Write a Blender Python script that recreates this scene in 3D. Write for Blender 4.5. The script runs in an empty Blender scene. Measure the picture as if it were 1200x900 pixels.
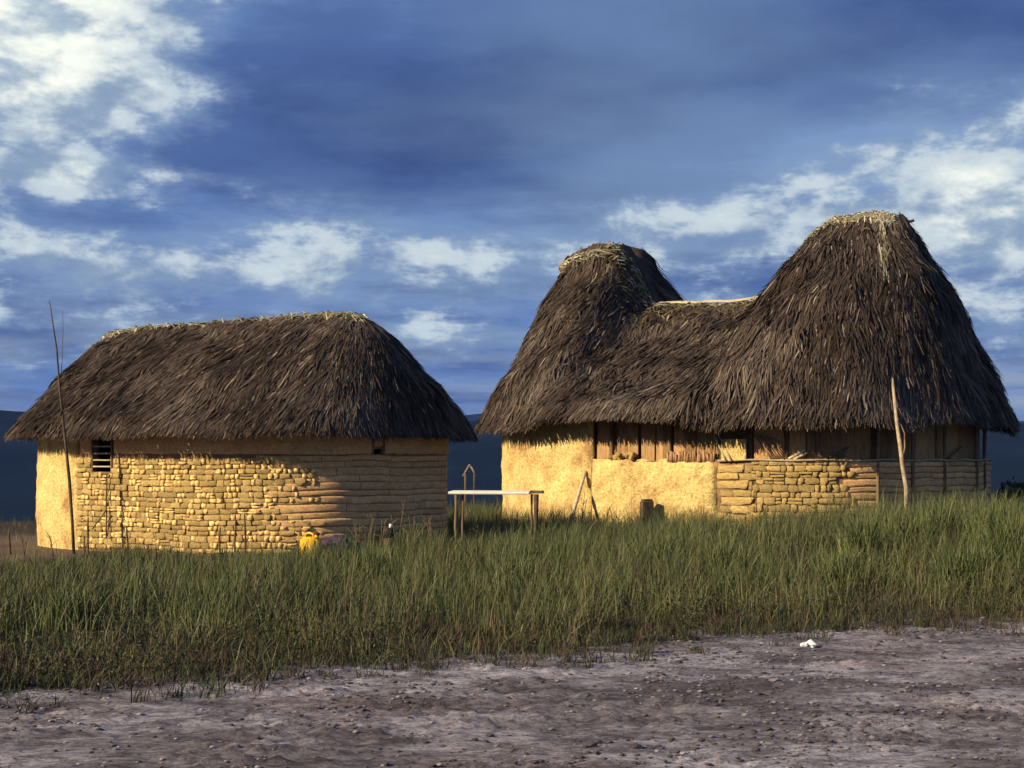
import bpy, bmesh, math, random
import numpy as np
from mathutils import Vector, Matrix

rng = np.random.default_rng(7)
random.seed(7)
scene = bpy.context.scene
col = scene.collection

# ------------------------------------------------------------------ camera, sky, sun, exposure
CAM_H = 1.75
cam_d = bpy.data.cameras.new('camera')
cam = bpy.data.objects.new('camera', cam_d)
col.objects.link(cam)
cam.location = (0, 0, CAM_H)
cam.rotation_euler = (math.radians(90), 0, 0)
cam_d.sensor_width = 36.0
cam_d.lens = 54.0
cam_d.shift_y = 85.0 / 1200.0
cam_d.clip_start = 0.1
cam_d.clip_end = 60000
scene.camera = cam

SUN_EL = math.radians(26.5)
SUN_TH = math.radians(28)            # the sun stands to the left, a little behind the camera
to_sun = Vector((-math.cos(SUN_TH) * math.cos(SUN_EL), -math.sin(SUN_TH) * math.cos(SUN_EL), math.sin(SUN_EL)))
sun_d = bpy.data.lights.new('sun', 'SUN')
sun_d.energy = 5.0
sun_d.angle = math.radians(0.6)
sun_d.color = (1.0, 0.80, 0.50)
sun = bpy.data.objects.new('sun', sun_d)
col.objects.link(sun)
sun.rotation_euler = to_sun.to_track_quat('Z', 'Y').to_euler()

world = bpy.data.worlds.new('World')
scene.world = world
world.use_nodes = True


def build_world():
    nt = world.node_tree
    nt.nodes.clear()
    N = nt.nodes.new
    L = nt.links.new
    out = N('ShaderNodeOutputWorld')
    bg = N('ShaderNodeBackground')
    bg.inputs['Strength'].default_value = 0.1
    L(bg.outputs[0], out.inputs[0])
    sky = N('ShaderNodeTexSky')
    sky.sky_type = 'NISHITA'
    sky.sun_disc = False
    sky.sun_elevation = SUN_EL
    sky.sun_rotation = math.atan2(to_sun.x, to_sun.y)
    tc = N('ShaderNodeTexCoord')
    D = tc.outputs['Generated']

    def math_(op, a, b=None, clamp=False):
        m = N('ShaderNodeMath')
        m.operation = op
        m.use_clamp = clamp
        for i, v in enumerate((a, b)):
            if v is None:
                continue
            if isinstance(v, (int, float)):
                m.inputs[i].default_value = v
            else:
                L(v, m.inputs[i])
        return m.outputs[0]

    def mapping(scale, loc=(0, 0, 0), rot=(0, 0, 0)):
        m = N('ShaderNodeMapping')
        m.inputs['Scale'].default_value = scale
        m.inputs['Location'].default_value = loc
        m.inputs['Rotation'].default_value = rot
        L(D, m.inputs['Vector'])
        return m.outputs[0]

    def noise(vec, scale, detail, rough, dist=0.0):
        n = N('ShaderNodeTexNoise')
        n.inputs['Scale'].default_value = scale
        n.inputs['Detail'].default_value = detail
        n.inputs['Roughness'].default_value = rough
        n.inputs['Distortion'].default_value = dist
        L(vec, n.inputs['Vector'])
        return n.outputs['Fac']

    def ramp(fac, stops, interp='EASE'):
        r = N('ShaderNodeValToRGB')
        r.color_ramp.interpolation = interp
        e = r.color_ramp.elements
        e[0].position, e[0].color = stops[0]
        e[1].position, e[1].color = stops[1]
        for p, c in stops[2:]:
            x = e.new(p)
            x.color = c
        L(fac, r.inputs[0])
        return r.outputs[0]

    def g(v):
        return (v, v, v, 1)

    def blob(px, py, wx, wy):
        # soft bank of cloud around one compass bearing and height
        d = Vector(((px - 600) / 1800, 1.0, (535 - py) / 1800)).normalized()
        s = N('ShaderNodeVectorMath')
        s.operation = 'SUBTRACT'
        L(D, s.inputs[0])
        s.inputs[1].default_value = d
        m = N('ShaderNodeVectorMath')
        m.operation = 'MULTIPLY'
        L(s.outputs[0], m.inputs[0])
        m.inputs[1].default_value = (1800 / wx, 1800 / wx, 1800 / wy)
        l = N('ShaderNodeVectorMath')
        l.operation = 'LENGTH'
        L(m.outputs[0], l.inputs[0])
        return ramp(l.outputs['Value'], [(0.0, g(1)), (1.0, g(0))])

    def mix(fac, a, b):
        m = N('ShaderNodeMix')
        m.data_type = 'RGBA'
        L(fac, m.inputs[0])
        for i, v in ((6, a), (7, b)):
            if isinstance(v, tuple):
                m.inputs[i].default_value = v
            else:
                L(v, m.inputs[i])
        return m.outputs[2]

    # cloud layers lie on level sheets overhead, so they crowd together towards the horizon
    sep = N('ShaderNodeSeparateXYZ')
    L(D, sep.inputs[0])
    zz = math_('ADD', math_('MAXIMUM', sep.outputs[2], 0.0), 0.10)
    flat = N('ShaderNodeCombineXYZ')
    L(math_('DIVIDE', sep.outputs[0], zz), flat.inputs[0])
    L(math_('DIVIDE', sep.outputs[1], zz), flat.inputs[1])

    def sheet(loc, scale, detail, rough, dist=0.0):
        m = N('ShaderNodeMapping')
        m.inputs['Location'].default_value = loc
        L(flat.outputs[0], m.inputs['Vector'])
        return noise(m.outputs[0], scale, detail, rough, dist)

    lit = blob(20, 10, 380, 230)
    lit2 = blob(1130, 190, 380, 190)
    lit3 = blob(840, 245, 430, 100)
    lit4 = blob(150, 320, 420, 90)
    lit5 = blob(120, 212, 330, 42)
    lit6 = blob(560, 300, 420, 90)
    dark = blob(660, 90, 620, 210)
    dark2 = blob(1180, 10, 420, 110)
    lit7 = blob(560, 395, 1300, 60)
    lit8 = blob(1190, 300, 200, 130)
    low = blob(600, 470, 1500, 110)

    def total(parts):
        t = None
        for b_, k in parts:
            x = math_('MULTIPLY', b_, k)
            t = x if t is None else math_('ADD', t, x)
        return t

    # slate blue sheet with paler blue rifts
    tone = math_('ADD', sheet((3.1, 1.7, 0), 1.1, 9, 0.6), total(((dark, -0.26), (dark2, -0.12), (lit2, .08), (low, .07))))
    slate = ramp(tone, [(0.22, (0.33, 0.62, 1.70, 1)), (0.44, (0.52, 0.96, 2.35, 1)), (0.60, (0.85, 1.52, 3.25, 1)), (0.78, (1.6, 2.5, 4.3, 1))])
    cover = ramp(sheet((9.0, 4.0, 0), 0.9, 5, 0.5), [(0.35, g(0.72)), (0.6, g(1.0))])
    c = mix(cover, sky.outputs[0], slate)
    bias = total(((lit, .42), (lit2, .165), (lit3, .125), (lit4, .125), (lit5, .165), (lit6, .125), (lit7, .07), (lit8, .14), (dark, -.30), (dark2, -.16), (low, -.03)))
    layer = sheet((0.6, 5.2, 0), 1.9, 11, 0.62, 0.1)
    lump = noise(mapping((1, 1, 2.0), (0.35, 0.2, 1.1)), 15.0, 12, 0.64, 0.1)
    v = math_('ADD', math_('ADD', math_('MULTIPLY', layer, .55), math_('MULTIPLY', lump, .45)), bias)
    grey_f = ramp(v, [(0.47, g(0.0)), (0.70, g(0.9))])
    c = mix(grey_f, c, (1.75, 2.5, 3.8, 1))
    p = math_('ADD', math_('ADD', math_('MULTIPLY', layer, .36), math_('MULTIPLY', lump, .64)), bias)
    puff_f = ramp(p, [(0.55, g(0.0)), (0.675, g(0.95))])
    # the side of each cloud that faces the sun is brighter than its base
    lump_s = noise(mapping((1, 1, 2.0), (0.335, 0.197, 1.134)), 15.0, 6, 0.55, 0.1)
    lump_o = noise(mapping((1, 1, 2.0), (0.35, 0.2, 1.1)), 15.0, 6, 0.55, 0.1)
    side = ramp(math_('ADD', math_('MULTIPLY', math_('SUBTRACT', lump_o, lump_s), 2.6), 0.5), [(0.15, (0.50, 0.60, 0.76, 1)), (0.75, (1.18, 1.17, 1.12, 1))])
    white = ramp(p, [(0.55, (2.2, 2.9, 4.0, 1)), (0.68, (3.5, 4.1, 4.6, 1)), (0.90, (6.2, 6.4, 5.9, 1))])
    mm = N('ShaderNodeMix')
    mm.data_type, mm.blend_type = 'RGBA', 'MULTIPLY'
    mm.inputs[0].default_value = 1
    L(white, mm.inputs[6])
    L(side, mm.inputs[7])
    c = mix(puff_f, c, mm.outputs[2])
    L(c, bg.inputs['Color'])


build_world()
vs = scene.view_settings
vs.view_transform = 'Standard'
vs.look = 'None'
vs.exposure = 0.55
vs.gamma = 1.0
vs.use_curve_mapping = False


# ------------------------------------------------------------------ small helpers
def ss(a, b, x):
    t = np.clip((np.asarray(x, float) - a) / (b - a), 0, 1)
    return t * t * (3 - 2 * t)


def _hash(ix, iy, iz, seed):
    h = (ix.astype(np.int64) * 374761393 + iy.astype(np.int64) * 668265263 + iz.astype(np.int64) * 2147483647 + seed * 144665)
    h = (h ^ (h >> 13)) * 1274126177 & 0x7fffffff
    h = (h ^ (h >> 16)) * 461845907 & 0x7fffffff
    return (h & 0xffff) / 65535.0


def vnoise(x, y, z=0.0, seed=0):
    x, y, z = np.broadcast_arrays(np.asarray(x, float), np.asarray(y, float), np.asarray(z, float))
    ix, iy, iz = np.floor(x), np.floor(y), np.floor(z)
    fx, fy, fz = x - ix, y - iy, z - iz
    fx, fy, fz = [f * f * (3 - 2 * f) for f in (fx, fy, fz)]
    r = 0
    for a in (0, 1):
        for b in (0, 1):
            for c in (0, 1):
                w = (fx if a else 1 - fx) * (fy if b else 1 - fy) * (fz if c else 1 - fz)
                r = r + w * _hash(ix + a, iy + b, iz + c, seed)
    return r * 2 - 1


def fbm(x, y, z=0.0, seed=0, octv=4, gain=0.5):
    s, a = 0, 1.0
    for i in range(octv):
        s = s + a * vnoise(np.asarray(x) * 2.03 ** i, np.asarray(y) * 2.03 ** i, np.asarray(z) * 2.03 ** i, seed + i * 17)
        a *= gain
    return s


def npmesh(name, verts, faces_loops, loop_totals, colors=None, smooth=False):
    """verts (n,3), flat loop vertex indices, loops per face, colours per vertex"""
    me = bpy.data.meshes.new(name)
    verts = np.ascontiguousarray(verts, np.float32)
    me.vertices.add(len(verts))
    me.vertices.foreach_set('co', verts.ravel())
    fl = np.ascontiguousarray(faces_loops, np.int32)
    lt = np.ascontiguousarray(loop_totals, np.int32)
    me.loops.add(len(fl))
    me.loops.foreach_set('vertex_index', fl)
    me.polygons.add(len(lt))
    st = np.concatenate(([0], np.cumsum(lt)[:-1])).astype(np.int32)
    me.polygons.foreach_set('loop_start', st)
    me.polygons.foreach_set('loop_total', lt)
    me.polygons.foreach_set('use_smooth', np.full(len(lt), smooth))
    if colors is not None:
        a = me.color_attributes.new('tint', 'FLOAT_COLOR', 'POINT')
        c4 = np.ones((len(verts), 4), np.float32)
        c4[:, :3] = colors
        a.data.foreach_set('color', c4.ravel())
    me.update(calc_edges=True)
    me.validate()
    return me


def grid_mesh(name, P, colors=None, smooth=True, closed=False, keep=None):
    """P (nu,nv,3) sheet of quads"""
    nu, nv = P.shape[:2]
    idx = np.arange(nu * nv).reshape(nu, nv)
    if closed:
        idx = np.vstack((idx, idx[:1]))
    a, b, c, d = idx[:-1, :-1], idx[1:, :-1], idx[1:, 1:], idx[:-1, 1:]
    q = np.stack((a, b, c, d), -1).reshape(-1, 4)
    if keep is not None:
        q = q[keep.reshape(-1)]
    return npmesh(name, P.reshape(-1, 3), q.ravel(), np.full(len(q), 4), None if colors is None else colors.reshape(-1, 3), smooth)


def link(name, me, mat=None, parent=None, loc=None, kind=None):
    o = bpy.data.objects.new(name, me)
    col.objects.link(o)
    if mat is not None and me is not None and len(me.materials) == 0:
        me.materials.append(mat)
    if parent is not None:
        o.parent = parent
    if loc is not None:
        o.location = loc
    if kind:
        o['kind'] = kind
    return o


def tag(o, label, cat, group=None):
    o['label'] = label
    o['category'] = cat
    if group:
        o['group'] = group
    return o


def empty(name, loc, rz=0):
    o = bpy.data.objects.new(name, None)
    col.objects.link(o)
    o.location = loc
    o.rotation_euler = (0, 0, rz)
    o.empty_display_size = 0.3
    return o


def tube_mesh(name, pts, radii, sides=7, seed=0, rough=0.0):
    """bent stick: rings along pts, capped ends"""
    pts = [Vector(p) for p in pts]
    rr = random.Random(seed)
    V, F = [], []
    up = Vector((0.31, 0.87, 0.21))
    for i, p in enumerate(pts):
        d = (pts[min(i + 1, len(pts) - 1)] - pts[max(i - 1, 0)]).normalized()
        a = d.cross(up).normalized()
        b = d.cross(a).normalized()
        for k in range(sides):
            an = 2 * math.pi * k / sides
            r = radii[i] * (1 + rough * (rr.random() - .5))
            V.append(p + a * math.cos(an) * r + b * math.sin(an) * r)
    for i in range(len(pts) - 1):
        for k in range(sides):
            k2 = (k + 1) % sides
            F.append((i * sides + k, i * sides + k2, (i + 1) * sides + k2, (i + 1) * sides + k))
    F.append(tuple(range(sides))[::-1])
    n = (len(pts) - 1) * sides
    F.append(tuple(n + k for k in range(sides)))
    me = bpy.data.meshes.new(name)
    me.from_pydata([tuple(v) for v in V], [], F)
    bm = bmesh.new()
    bm.from_mesh(me)
    bmesh.ops.recalc_face_normals(bm, faces=bm.faces)
    bm.to_mesh(me)
    bm.free()
    me.polygons.foreach_set('use_smooth', [len(p.vertices) == 4 for p in me.polygons])
    return me


def wander(a, b, n, amp, seed):
    a, b = Vector(a), Vector(b)
    r = random.Random(seed)
    out = []
    for i in range(n + 1):
        t = i / n
        p = a.lerp(b, t)
        if 0 < i < n:
            p += Vector((r.uniform(-1, 1), r.uniform(-1, 1), r.uniform(-.3, .3))) * amp
        out.append(p)
    return out


def box_mesh(name, sx, sy, sz, bevel=0.0, jitter=0.0, seed=0, segs=1):
    bm = bmesh.new()
    bmesh.ops.create_cube(bm, size=1)
    for v in bm.verts:
        v.co = Vector((v.co.x * sx, v.co.y * sy, v.co.z * sz))
    if bevel:
        bmesh.ops.bevel(bm, geom=bm.edges[:], offset=bevel, segments=segs, affect='EDGES')
    r = random.Random(seed)
    if jitter:
        for v in bm.verts:
            v.co += Vector((r.uniform(-1, 1), r.uniform(-1, 1), r.uniform(-1, 1))) * jitter
    me = bpy.data.meshes.new(name)
    bm.to_mesh(me)
    bm.free()
    return me


# ------------------------------------------------------------------ materials
def material(name, c1, c2=None, scale=6.0, rough=0.9, bump=0.0, bscale=40.0, detail=6, attr=False, c3=None, rnd=0.0, stretch=(1, 1, 1), spec=0.2, bdist=0.02, grit=0.0):
    m = bpy.data.materials.new(name)
    m.use_nodes = True
    nt = m.node_tree
    b = nt.nodes['Principled BSDF']
    b.inputs['Roughness'].default_value = rough
    b.inputs['Specular IOR Level'].default_value = spec
    N, L = nt.nodes.new, nt.links.new
    tc = N('ShaderNodeTexCoord')
    mp = N('ShaderNodeMapping')
    mp.inputs['Scale'].default_value = stretch
    L(tc.outputs['Object'], mp.inputs[0])
    vec = mp.outputs[0]
    if rnd:
        oi = N('ShaderNodeObjectInfo')
        ad = N('ShaderNodeVectorMath')
        ad.operation = 'MULTIPLY_ADD'
        cx = N('ShaderNodeCombineXYZ')
        for i in range(3):
            L(oi.outputs['Random'], cx.inputs[i])
        L(cx.outputs[0], ad.inputs[0])
        ad.inputs[1].default_value = (37, 53, 71)
        L(vec, ad.inputs[2])
        vec = ad.outputs[0]
    colour = None
    if attr:
        a = N('ShaderNodeAttribute')
        a.attribute_name = 'tint'
        colour = a.outputs['Color']
    if c2 is not None:
        n = N('ShaderNodeTexNoise')
        n.inputs['Scale'].default_value = scale
        n.inputs['Detail'].default_value = detail
        n.inputs['Roughness'].default_value = 0.62
        L(vec, n.inputs['Vector'])
        r = N('ShaderNodeValToRGB')
        r.color_ramp.elements[0].position = 0.34
        r.color_ramp.elements[0].color = (*c1, 1)
        r.color_ramp.elements[1].position = 0.66
        r.color_ramp.elements[1].color = (*c2, 1)
        if c3 is not None:
            e = r.color_ramp.elements.new(0.5)
            e.color = (*c3, 1)
        L(n.outputs['Fac'], r.inputs[0])
        if colour is None:
            colour = r.outputs[0]
        else:
            mx = N('ShaderNodeMix')
            mx.data_type = 'RGBA'
            mx.blend_type = 'MULTIPLY'
            mx.inputs[0].default_value = 1
            L(colour, mx.inputs[6])
            L(r.outputs[0], mx.inputs[7])
            colour = mx.outputs[2]
    if grit and colour is not None:
        gn = N('ShaderNodeTexNoise')
        gn.inputs['Scale'].default_value = 19
        gn.inputs['Detail'].default_value = 9
        gn.inputs['Roughness'].default_value = .78
        L(vec, gn.inputs['Vector'])
        gr = N('ShaderNodeValToRGB')
        gr.color_ramp.elements[0].position, gr.color_ramp.elements[0].color = .38, (1 - grit, 1 - grit * 1.1, 1 - grit * 1.15, 1)
        gr.color_ramp.elements[1].position, gr.color_ramp.elements[1].color = .56, (1.08, 1.08, 1.08, 1)
        L(gn.outputs['Fac'], gr.inputs[0])
        gm = N('ShaderNodeMix')
        gm.data_type, gm.blend_type = 'RGBA', 'MULTIPLY'
        gm.inputs[0].default_value = 1
        L(colour, gm.inputs[6])
        L(gr.outputs[0], gm.inputs[7])
        colour = gm.outputs[2]
    if rnd:
        hs = N('ShaderNodeHueSaturation')
        mr = N('ShaderNodeMapRange')
        mr.inputs['To Min'].default_value = 1 - rnd
        mr.inputs['To Max'].default_value = 1 + rnd
        L(oi.outputs['Random'], mr.inputs['Value'])
        L(mr.outputs[0], hs.inputs['Value'])
        if colour is None:
            hs.inputs['Color'].default_value = (*c1, 1)
        else:
            L(colour, hs.inputs['Color'])
        colour = hs.outputs[0]
    if colour is None:
        b.inputs['Base Color'].default_value = (*c1, 1)
    else:
        L(colour, b.inputs['Base Color'])
    if bump:
        n2 = N('ShaderNodeTexNoise')
        n2.inputs['Scale'].default_value = bscale
        n2.inputs['Detail'].default_value = 5
        n2.inputs['Roughness'].default_value = 0.65
        L(vec, n2.inputs['Vector'])
        bp = N('ShaderNodeBump')
        bp.inputs['Strength'].default_value = bump
        bp.inputs['Distance'].default_value = bdist
        L(n2.outputs['Fac'], bp.inputs['Height'])
        L(bp.outputs[0], b.inputs['Normal'])
    return m


M = {}
M['mortar'] = material('mud_mortar_gap_shade', (0.13, 0.085, 0.048), (0.30, 0.19, 0.095), 5, bump=.6, bscale=30)  # darker than the blocks: shade of the gaps is put into the mud colour
M['block'] = material('ochre_mud_block', (0.50, 0.31, 0.125), (0.82, 0.63, 0.27), 5, bump=1.0, bscale=30, rnd=.24, c3=(0.72, 0.52, 0.205), detail=10, bdist=.03, grit=.45)
M['course'] = material('mud_course_fill_tint', (0.60, 0.36, 0.165), (0.82, 0.53, 0.25), 3, bump=.9, bscale=26, rnd=.14, detail=10, grit=.4, stretch=(1, 1, 2.5))  # brightened and reddened: fill light on the shaded ends is in this colour
M['plaster'] = material('yellow_clay_plaster', (0.44, 0.275, 0.12), (0.78, 0.64, 0.28), 1.7, bump=1.0, bscale=17, c3=(0.70, 0.53, 0.215), detail=14, bdist=.05, grit=.42)
M['thatch'] = material('palm_thatch', (1, 1, 1), (0.75, 0.75, 0.75), 3, attr=True, rough=.85)
M['thatch_core'] = material('thatch_core', (0.035, 0.026, 0.02), (0.09, 0.068, 0.05), 9, bump=1.0, bscale=60, stretch=(1, 1, .4))
M['straw'] = material('pale_straw', (0.30, 0.26, 0.17), (0.52, 0.47, 0.33), 8, rnd=.15, bump=.4, bscale=50)
M['wood'] = material('weathered_wood', (0.11, 0.072, 0.042), (0.24, 0.165, 0.10), 5, rnd=.3, bump=.5, bscale=20, stretch=(6, 6, 1))
M['board'] = material('brown_board', (0.22, 0.13, 0.06), (0.42, 0.27, 0.125), 4, rnd=.45, bump=.4, bscale=18, stretch=(8, 8, 1))
M['palewood'] = material('bleached_wood', (0.40, 0.33, 0.23), (0.66, 0.58, 0.43), 7, bump=.5, bscale=25, stretch=(3, 3, 1))
M['pole_wood'] = material('grey_pole', (0.26, 0.19, 0.12), (0.50, 0.40, 0.27), 9, bump=.9, bscale=18)
M['white_plank'] = material('whitewashed_plank', (0.62, 0.58, 0.50), (0.8, 0.77, 0.69), 6, bump=.3, bscale=20)
M['darkwood'] = material('dark_log', (0.055, 0.04, 0.028), (0.13, 0.095, 0.065), 9, bump=.8, bscale=25)
M['cane'] = material('reddish_cane', (0.26, 0.14, 0.075), (0.42, 0.26, 0.14), 6, rnd=.3)
M['clay_pale'] = material('cream_clay_panel', (0.55, 0.46, 0.24), (0.74, 0.64, 0.36), 5, bump=.5, bscale=25)
M['grass'] = material('grass_blades', (1, 1, 1), None, attr=True, rough=.6, spec=.25)
M['weed'] = material('dry_weed', (0.13, 0.10, 0.055), (0.22, 0.17, 0.09), 5)
M['yellow'] = material('yellow_plastic', (0.60, 0.33, 0.015), (0.84, 0.53, 0.02), 7, rough=.42, spec=.5)
M['redcap'] = material('dark_cap', (0.08, 0.03, 0.02))
M['cloth'] = material('dark_violet_cloth', (0.035, 0.028, 0.07), (0.09, 0.05, 0.09), 5, bump=.3, bscale=40)
M['cloth_green'] = material('dark_green_cloth', (0.02, 0.05, 0.025), (0.04, 0.08, 0.04), 5, bump=.3, bscale=40)
M['soot'] = material('sooty_metal', (0.015, 0.014, 0.014), (0.04, 0.035, 0.03), 8, rough=.6)
M['white'] = material('white_enamel', (0.75, 0.75, 0.72), (0.82, 0.82, 0.8), 8, rough=.5)
M['hill'] = material('wooded_hill_haze_blue', (0.005, 0.011, 0.020), (0.011, 0.020, 0.030), 0.01, rough=1.0, spec=0)  # base colour blued to carry some of the distance haze
M['clod'] = material('earth_clod', (1, 1, 1), (0.7, 0.7, 0.7), 9, attr=True, bump=.4)
M['ground'] = material('bare_earth', (1, 1, 1), (0.62, 0.60, 0.60), 3.2, attr=True, bump=.9, bscale=14, detail=10, stretch=(1, 1.4, 1))
def ground_material():
    m = M['ground']
    nt = m.node_tree
    nt.nodes.clear()
    N, L = nt.nodes.new, nt.links.new
    out = N('ShaderNodeOutputMaterial')
    b = N('ShaderNodeBsdfPrincipled')
    b.inputs['Roughness'].default_value = .95
    b.inputs['Specular IOR Level'].default_value = .1
    L(b.outputs[0], out.inputs[0])
    tc = N('ShaderNodeTexCoord')

    def noise(scale, stretch, detail, rough, dist=0.0):
        mp = N('ShaderNodeMapping')
        mp.inputs['Scale'].default_value = stretch
        L(tc.outputs['Object'], mp.inputs[0])
        n = N('ShaderNodeTexNoise')
        n.inputs['Scale'].default_value = scale
        n.inputs['Detail'].default_value = detail
        n.inputs['Roughness'].default_value = rough
        n.inputs['Distortion'].default_value = dist
        L(mp.outputs[0], n.inputs['Vector'])
        return n.outputs['Fac']

    def ramp(f, a, ca, c, cc):
        r = N('ShaderNodeValToRGB')
        r.color_ramp.elements[0].position, r.color_ramp.elements[0].color = a, (*ca, 1)
        r.color_ramp.elements[1].position, r.color_ramp.elements[1].color = c, (*cc, 1)
        L(f, r.inputs[0])
        return r.outputs[0]

    def mul(a, c):
        x = N('ShaderNodeMix')
        x.data_type, x.blend_type = 'RGBA', 'MULTIPLY'
        x.inputs[0].default_value = 1
        L(a, x.inputs[6])
        L(c, x.inputs[7])
        return x.outputs[2]

    at = N('ShaderNodeAttribute')
    at.attribute_name = 'tint'
    crust = noise(9.0, (1, 2.2, 1), 12, .76, .5)
    grit = noise(30.0, (1, 1.5, 1), 8, .75)
    c = mul(at.outputs['Color'], ramp(crust, .38, (.34, .31, .33), .58, (1.15, 1.15, 1.15)))
    c = mul(c, ramp(grit, .36, (.62, .60, .60), .62, (1.2, 1.2, 1.2)))
    L(c, b.inputs['Base Color'])
    b1 = N('ShaderNodeBump')
    b1.inputs['Strength'].default_value = 1.0
    b1.inputs['Distance'].default_value = .035
    L(crust, b1.inputs['Height'])
    b2 = N('ShaderNodeBump')
    b2.inputs['Strength'].default_value = .9
    b2.inputs['Distance'].default_value = .02
    L(grit, b2.inputs['Height'])
    L(b1.outputs[0], b2.inputs['Normal'])
    L(b2.outputs[0], b.inputs['Normal'])


ground_material()
M['bush'] = material('bush_leaves', (1, 1, 1), None, attr=True, rough=.6)


# ------------------------------------------------------------------ ground
def edge_y(x):
    x = np.asarray(x, float)
    return 13.1 + 0.56 * np.clip(x, -9, 9) + 0.55 * fbm(x * .45, 0.3, 0, 91, 3) + 0.18 * vnoise(x * 2.1, 4.4, 0, 92)


def ground_low(x, y):
    x = np.asarray(x, float)
    y = np.asarray(y, float)
    h = 0.26 * ss(-1.5, 4.0, x) * ss(16, 25, y) * (1 - .85 * ss(27, 32, y))
    h = h + 0.36 * np.exp(-((x - 7.9) / 2.6) ** 2 - ((y - 22.5) / 3.6) ** 2)
    h = h + 0.05 * fbm(x * .22, y * .22, 0, 5, 3) * ss(4, 9, np.abs(y - 30) + np.abs(x) * .0)
    r = np.hypot(x * .6, y - 14)
    h = h - 46 * ss(28, 150, np.where(y > 20, r, 0)) - 4 * ss(25, 90, np.abs(x))
    return h


def ground_z(x, y):
    x = np.asarray(x, float)
    y = np.asarray(y, float)
    h = ground_low(x, y)
    d = 1 - ss(-0.3, 0.9, y - edge_y(x))
    d = d * (1 - ss(9, 14, np.abs(x)))
    rel = 0.024 * fbm(x * .5, y * .8, 0, 31, 3) + 0.011 * fbm(x * 3.1, y * 5.6, 0, 32, 3, .6)
    fl = fbm(x * 6.0, y * 15, 0, 35, 3, .7)
    rel = rel + 0.021 * np.abs(fl) * (0.4 + ss(-.2, .5, fbm(x * 1.3, y * 1.6, 0, 36, 2)))
    return h + d * rel


def axis(fine0, fine1, step, far, grow=1.12):
    a = [fine1]
    s = step
    while a[-1] < far:
        s *= grow
        a.append(a[-1] + s)
    hi = a[1:]
    a = [fine0]
    s = step
    while a[-1] > -far:
        s *= grow
        a.append(a[-1] - s)
    lo = a[1:][::-1]
    return np.array(lo + list(np.arange(fine0, fine1 + step * .5, step)) + hi)


gx = axis(-5.6, 6.8, 0.040, 9000)
gy = axis(7.6, 17.0, 0.038, 9000)
GX, GY = np.meshgrid(gx, gy, indexing='ij')
GZ = ground_z(GX, GY)
dm = (1 - ss(-0.2, 1.3, GY - edge_y(GX) + .5 * fbm(GX * 1.1, GY * 1.1, 0, 51, 3))) * (1 - ss(12, 18, np.abs(GX)))
bare = ss(-6.9, -8.2, GX + .5 * fbm(GX * .8, GY * .8, 0, 53, 3)) * ss(25.0, 26.5, GY) * (1 - ss(33, 36, GY))
tone = ss(-.45, .5, fbm(GX * .7, GY * 1.5, 0, 61, 4, .6))
tone2 = ss(-.1, .6, fbm(GX * 2.2, GY * 4.2, 0, 62, 4, .65))
dirt_a = np.array((0.180, 0.160, 0.172))
dirt_b = np.array((0.46, 0.44, 0.49))
dirt = dirt_a + (dirt_b - dirt_a) * (tone * .75 + .25)[..., None]
dirt = dirt * (1 - .42 * tone2[..., None] * np.array((1, 1.04, .98)))
red = ss(.05, .6, fbm(GX * .9, GY * 1.8, 0, 64, 3))[..., None]
dirt = dirt * (1 - .28 * red) + np.array((0.20, 0.135, 0.12)) * .28 * red
soil = np.array((0.075, 0.052, 0.034)) + np.array((0.03, 0.03, 0.01)) * tone[..., None]
sand = np.array((0.20, 0.155, 0.11)) * (0.7 + .5 * tone[..., None])
GC = soil * (1 - dm[..., None]) + dirt * dm[..., None]
GC = GC * (1 - bare[..., None]) + sand * bare[..., None]
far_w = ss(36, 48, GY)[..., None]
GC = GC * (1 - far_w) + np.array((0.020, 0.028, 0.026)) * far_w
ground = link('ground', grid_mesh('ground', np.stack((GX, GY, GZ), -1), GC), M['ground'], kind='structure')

# clods and pebbles lying on the bare earth
def make_clods(n):
    bm = bmesh.new()
    bmesh.ops.create_icosphere(bm, subdivisions=1, radius=1)
    bv = np.array([v.co[:] for v in bm.verts])
    bf = np.array([[v.index for v in f.verts] for f in bm.faces])
    bm.free()
    y = 8.0 + 9.5 * rng.random(n * 3) ** 1.0
    x = -6 + 13 * rng.random(n * 3)
    k = (y < edge_y(x) + .8) & (rng.random(n * 3) < .25 + .75 * ss(-.1, .5, fbm(x * .9, y * 1.2, 0, 77, 3)))
    x, y = x[k][:n], y[k][:n]
    n = len(x)
    r = 0.005 + 0.013 * rng.random(n) ** 2.5 + (rng.random(n) < .012) * .016
    V = bv[None] * (1 + .3 * (rng.random((n, len(bv), 1)) - .5)) * r[:, None, None] * np.array((1.4, 1.0, .55))
    V = V + np.stack((x, y, ground_z(x, y) + r * .35), -1)[:, None]
    F = bf[None] + (np.arange(n) * len(bv))[:, None, None]
    base = np.where(rng.random((n, 1)) < .72, np.array((0.10, 0.086, 0.092)), np.array((0.25, 0.235, 0.255)))
    C = np.repeat((base * (0.7 + .6 * rng.random((n, 1))))[:, None], len(bv), 1)
    return npmesh('clods', V.reshape(-1, 3), F.ravel(), np.full(n * len(bf), 3), C.reshape(-1, 3))


link('earth_clods', make_clods(9500), M['clod'], kind='stuff')


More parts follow.
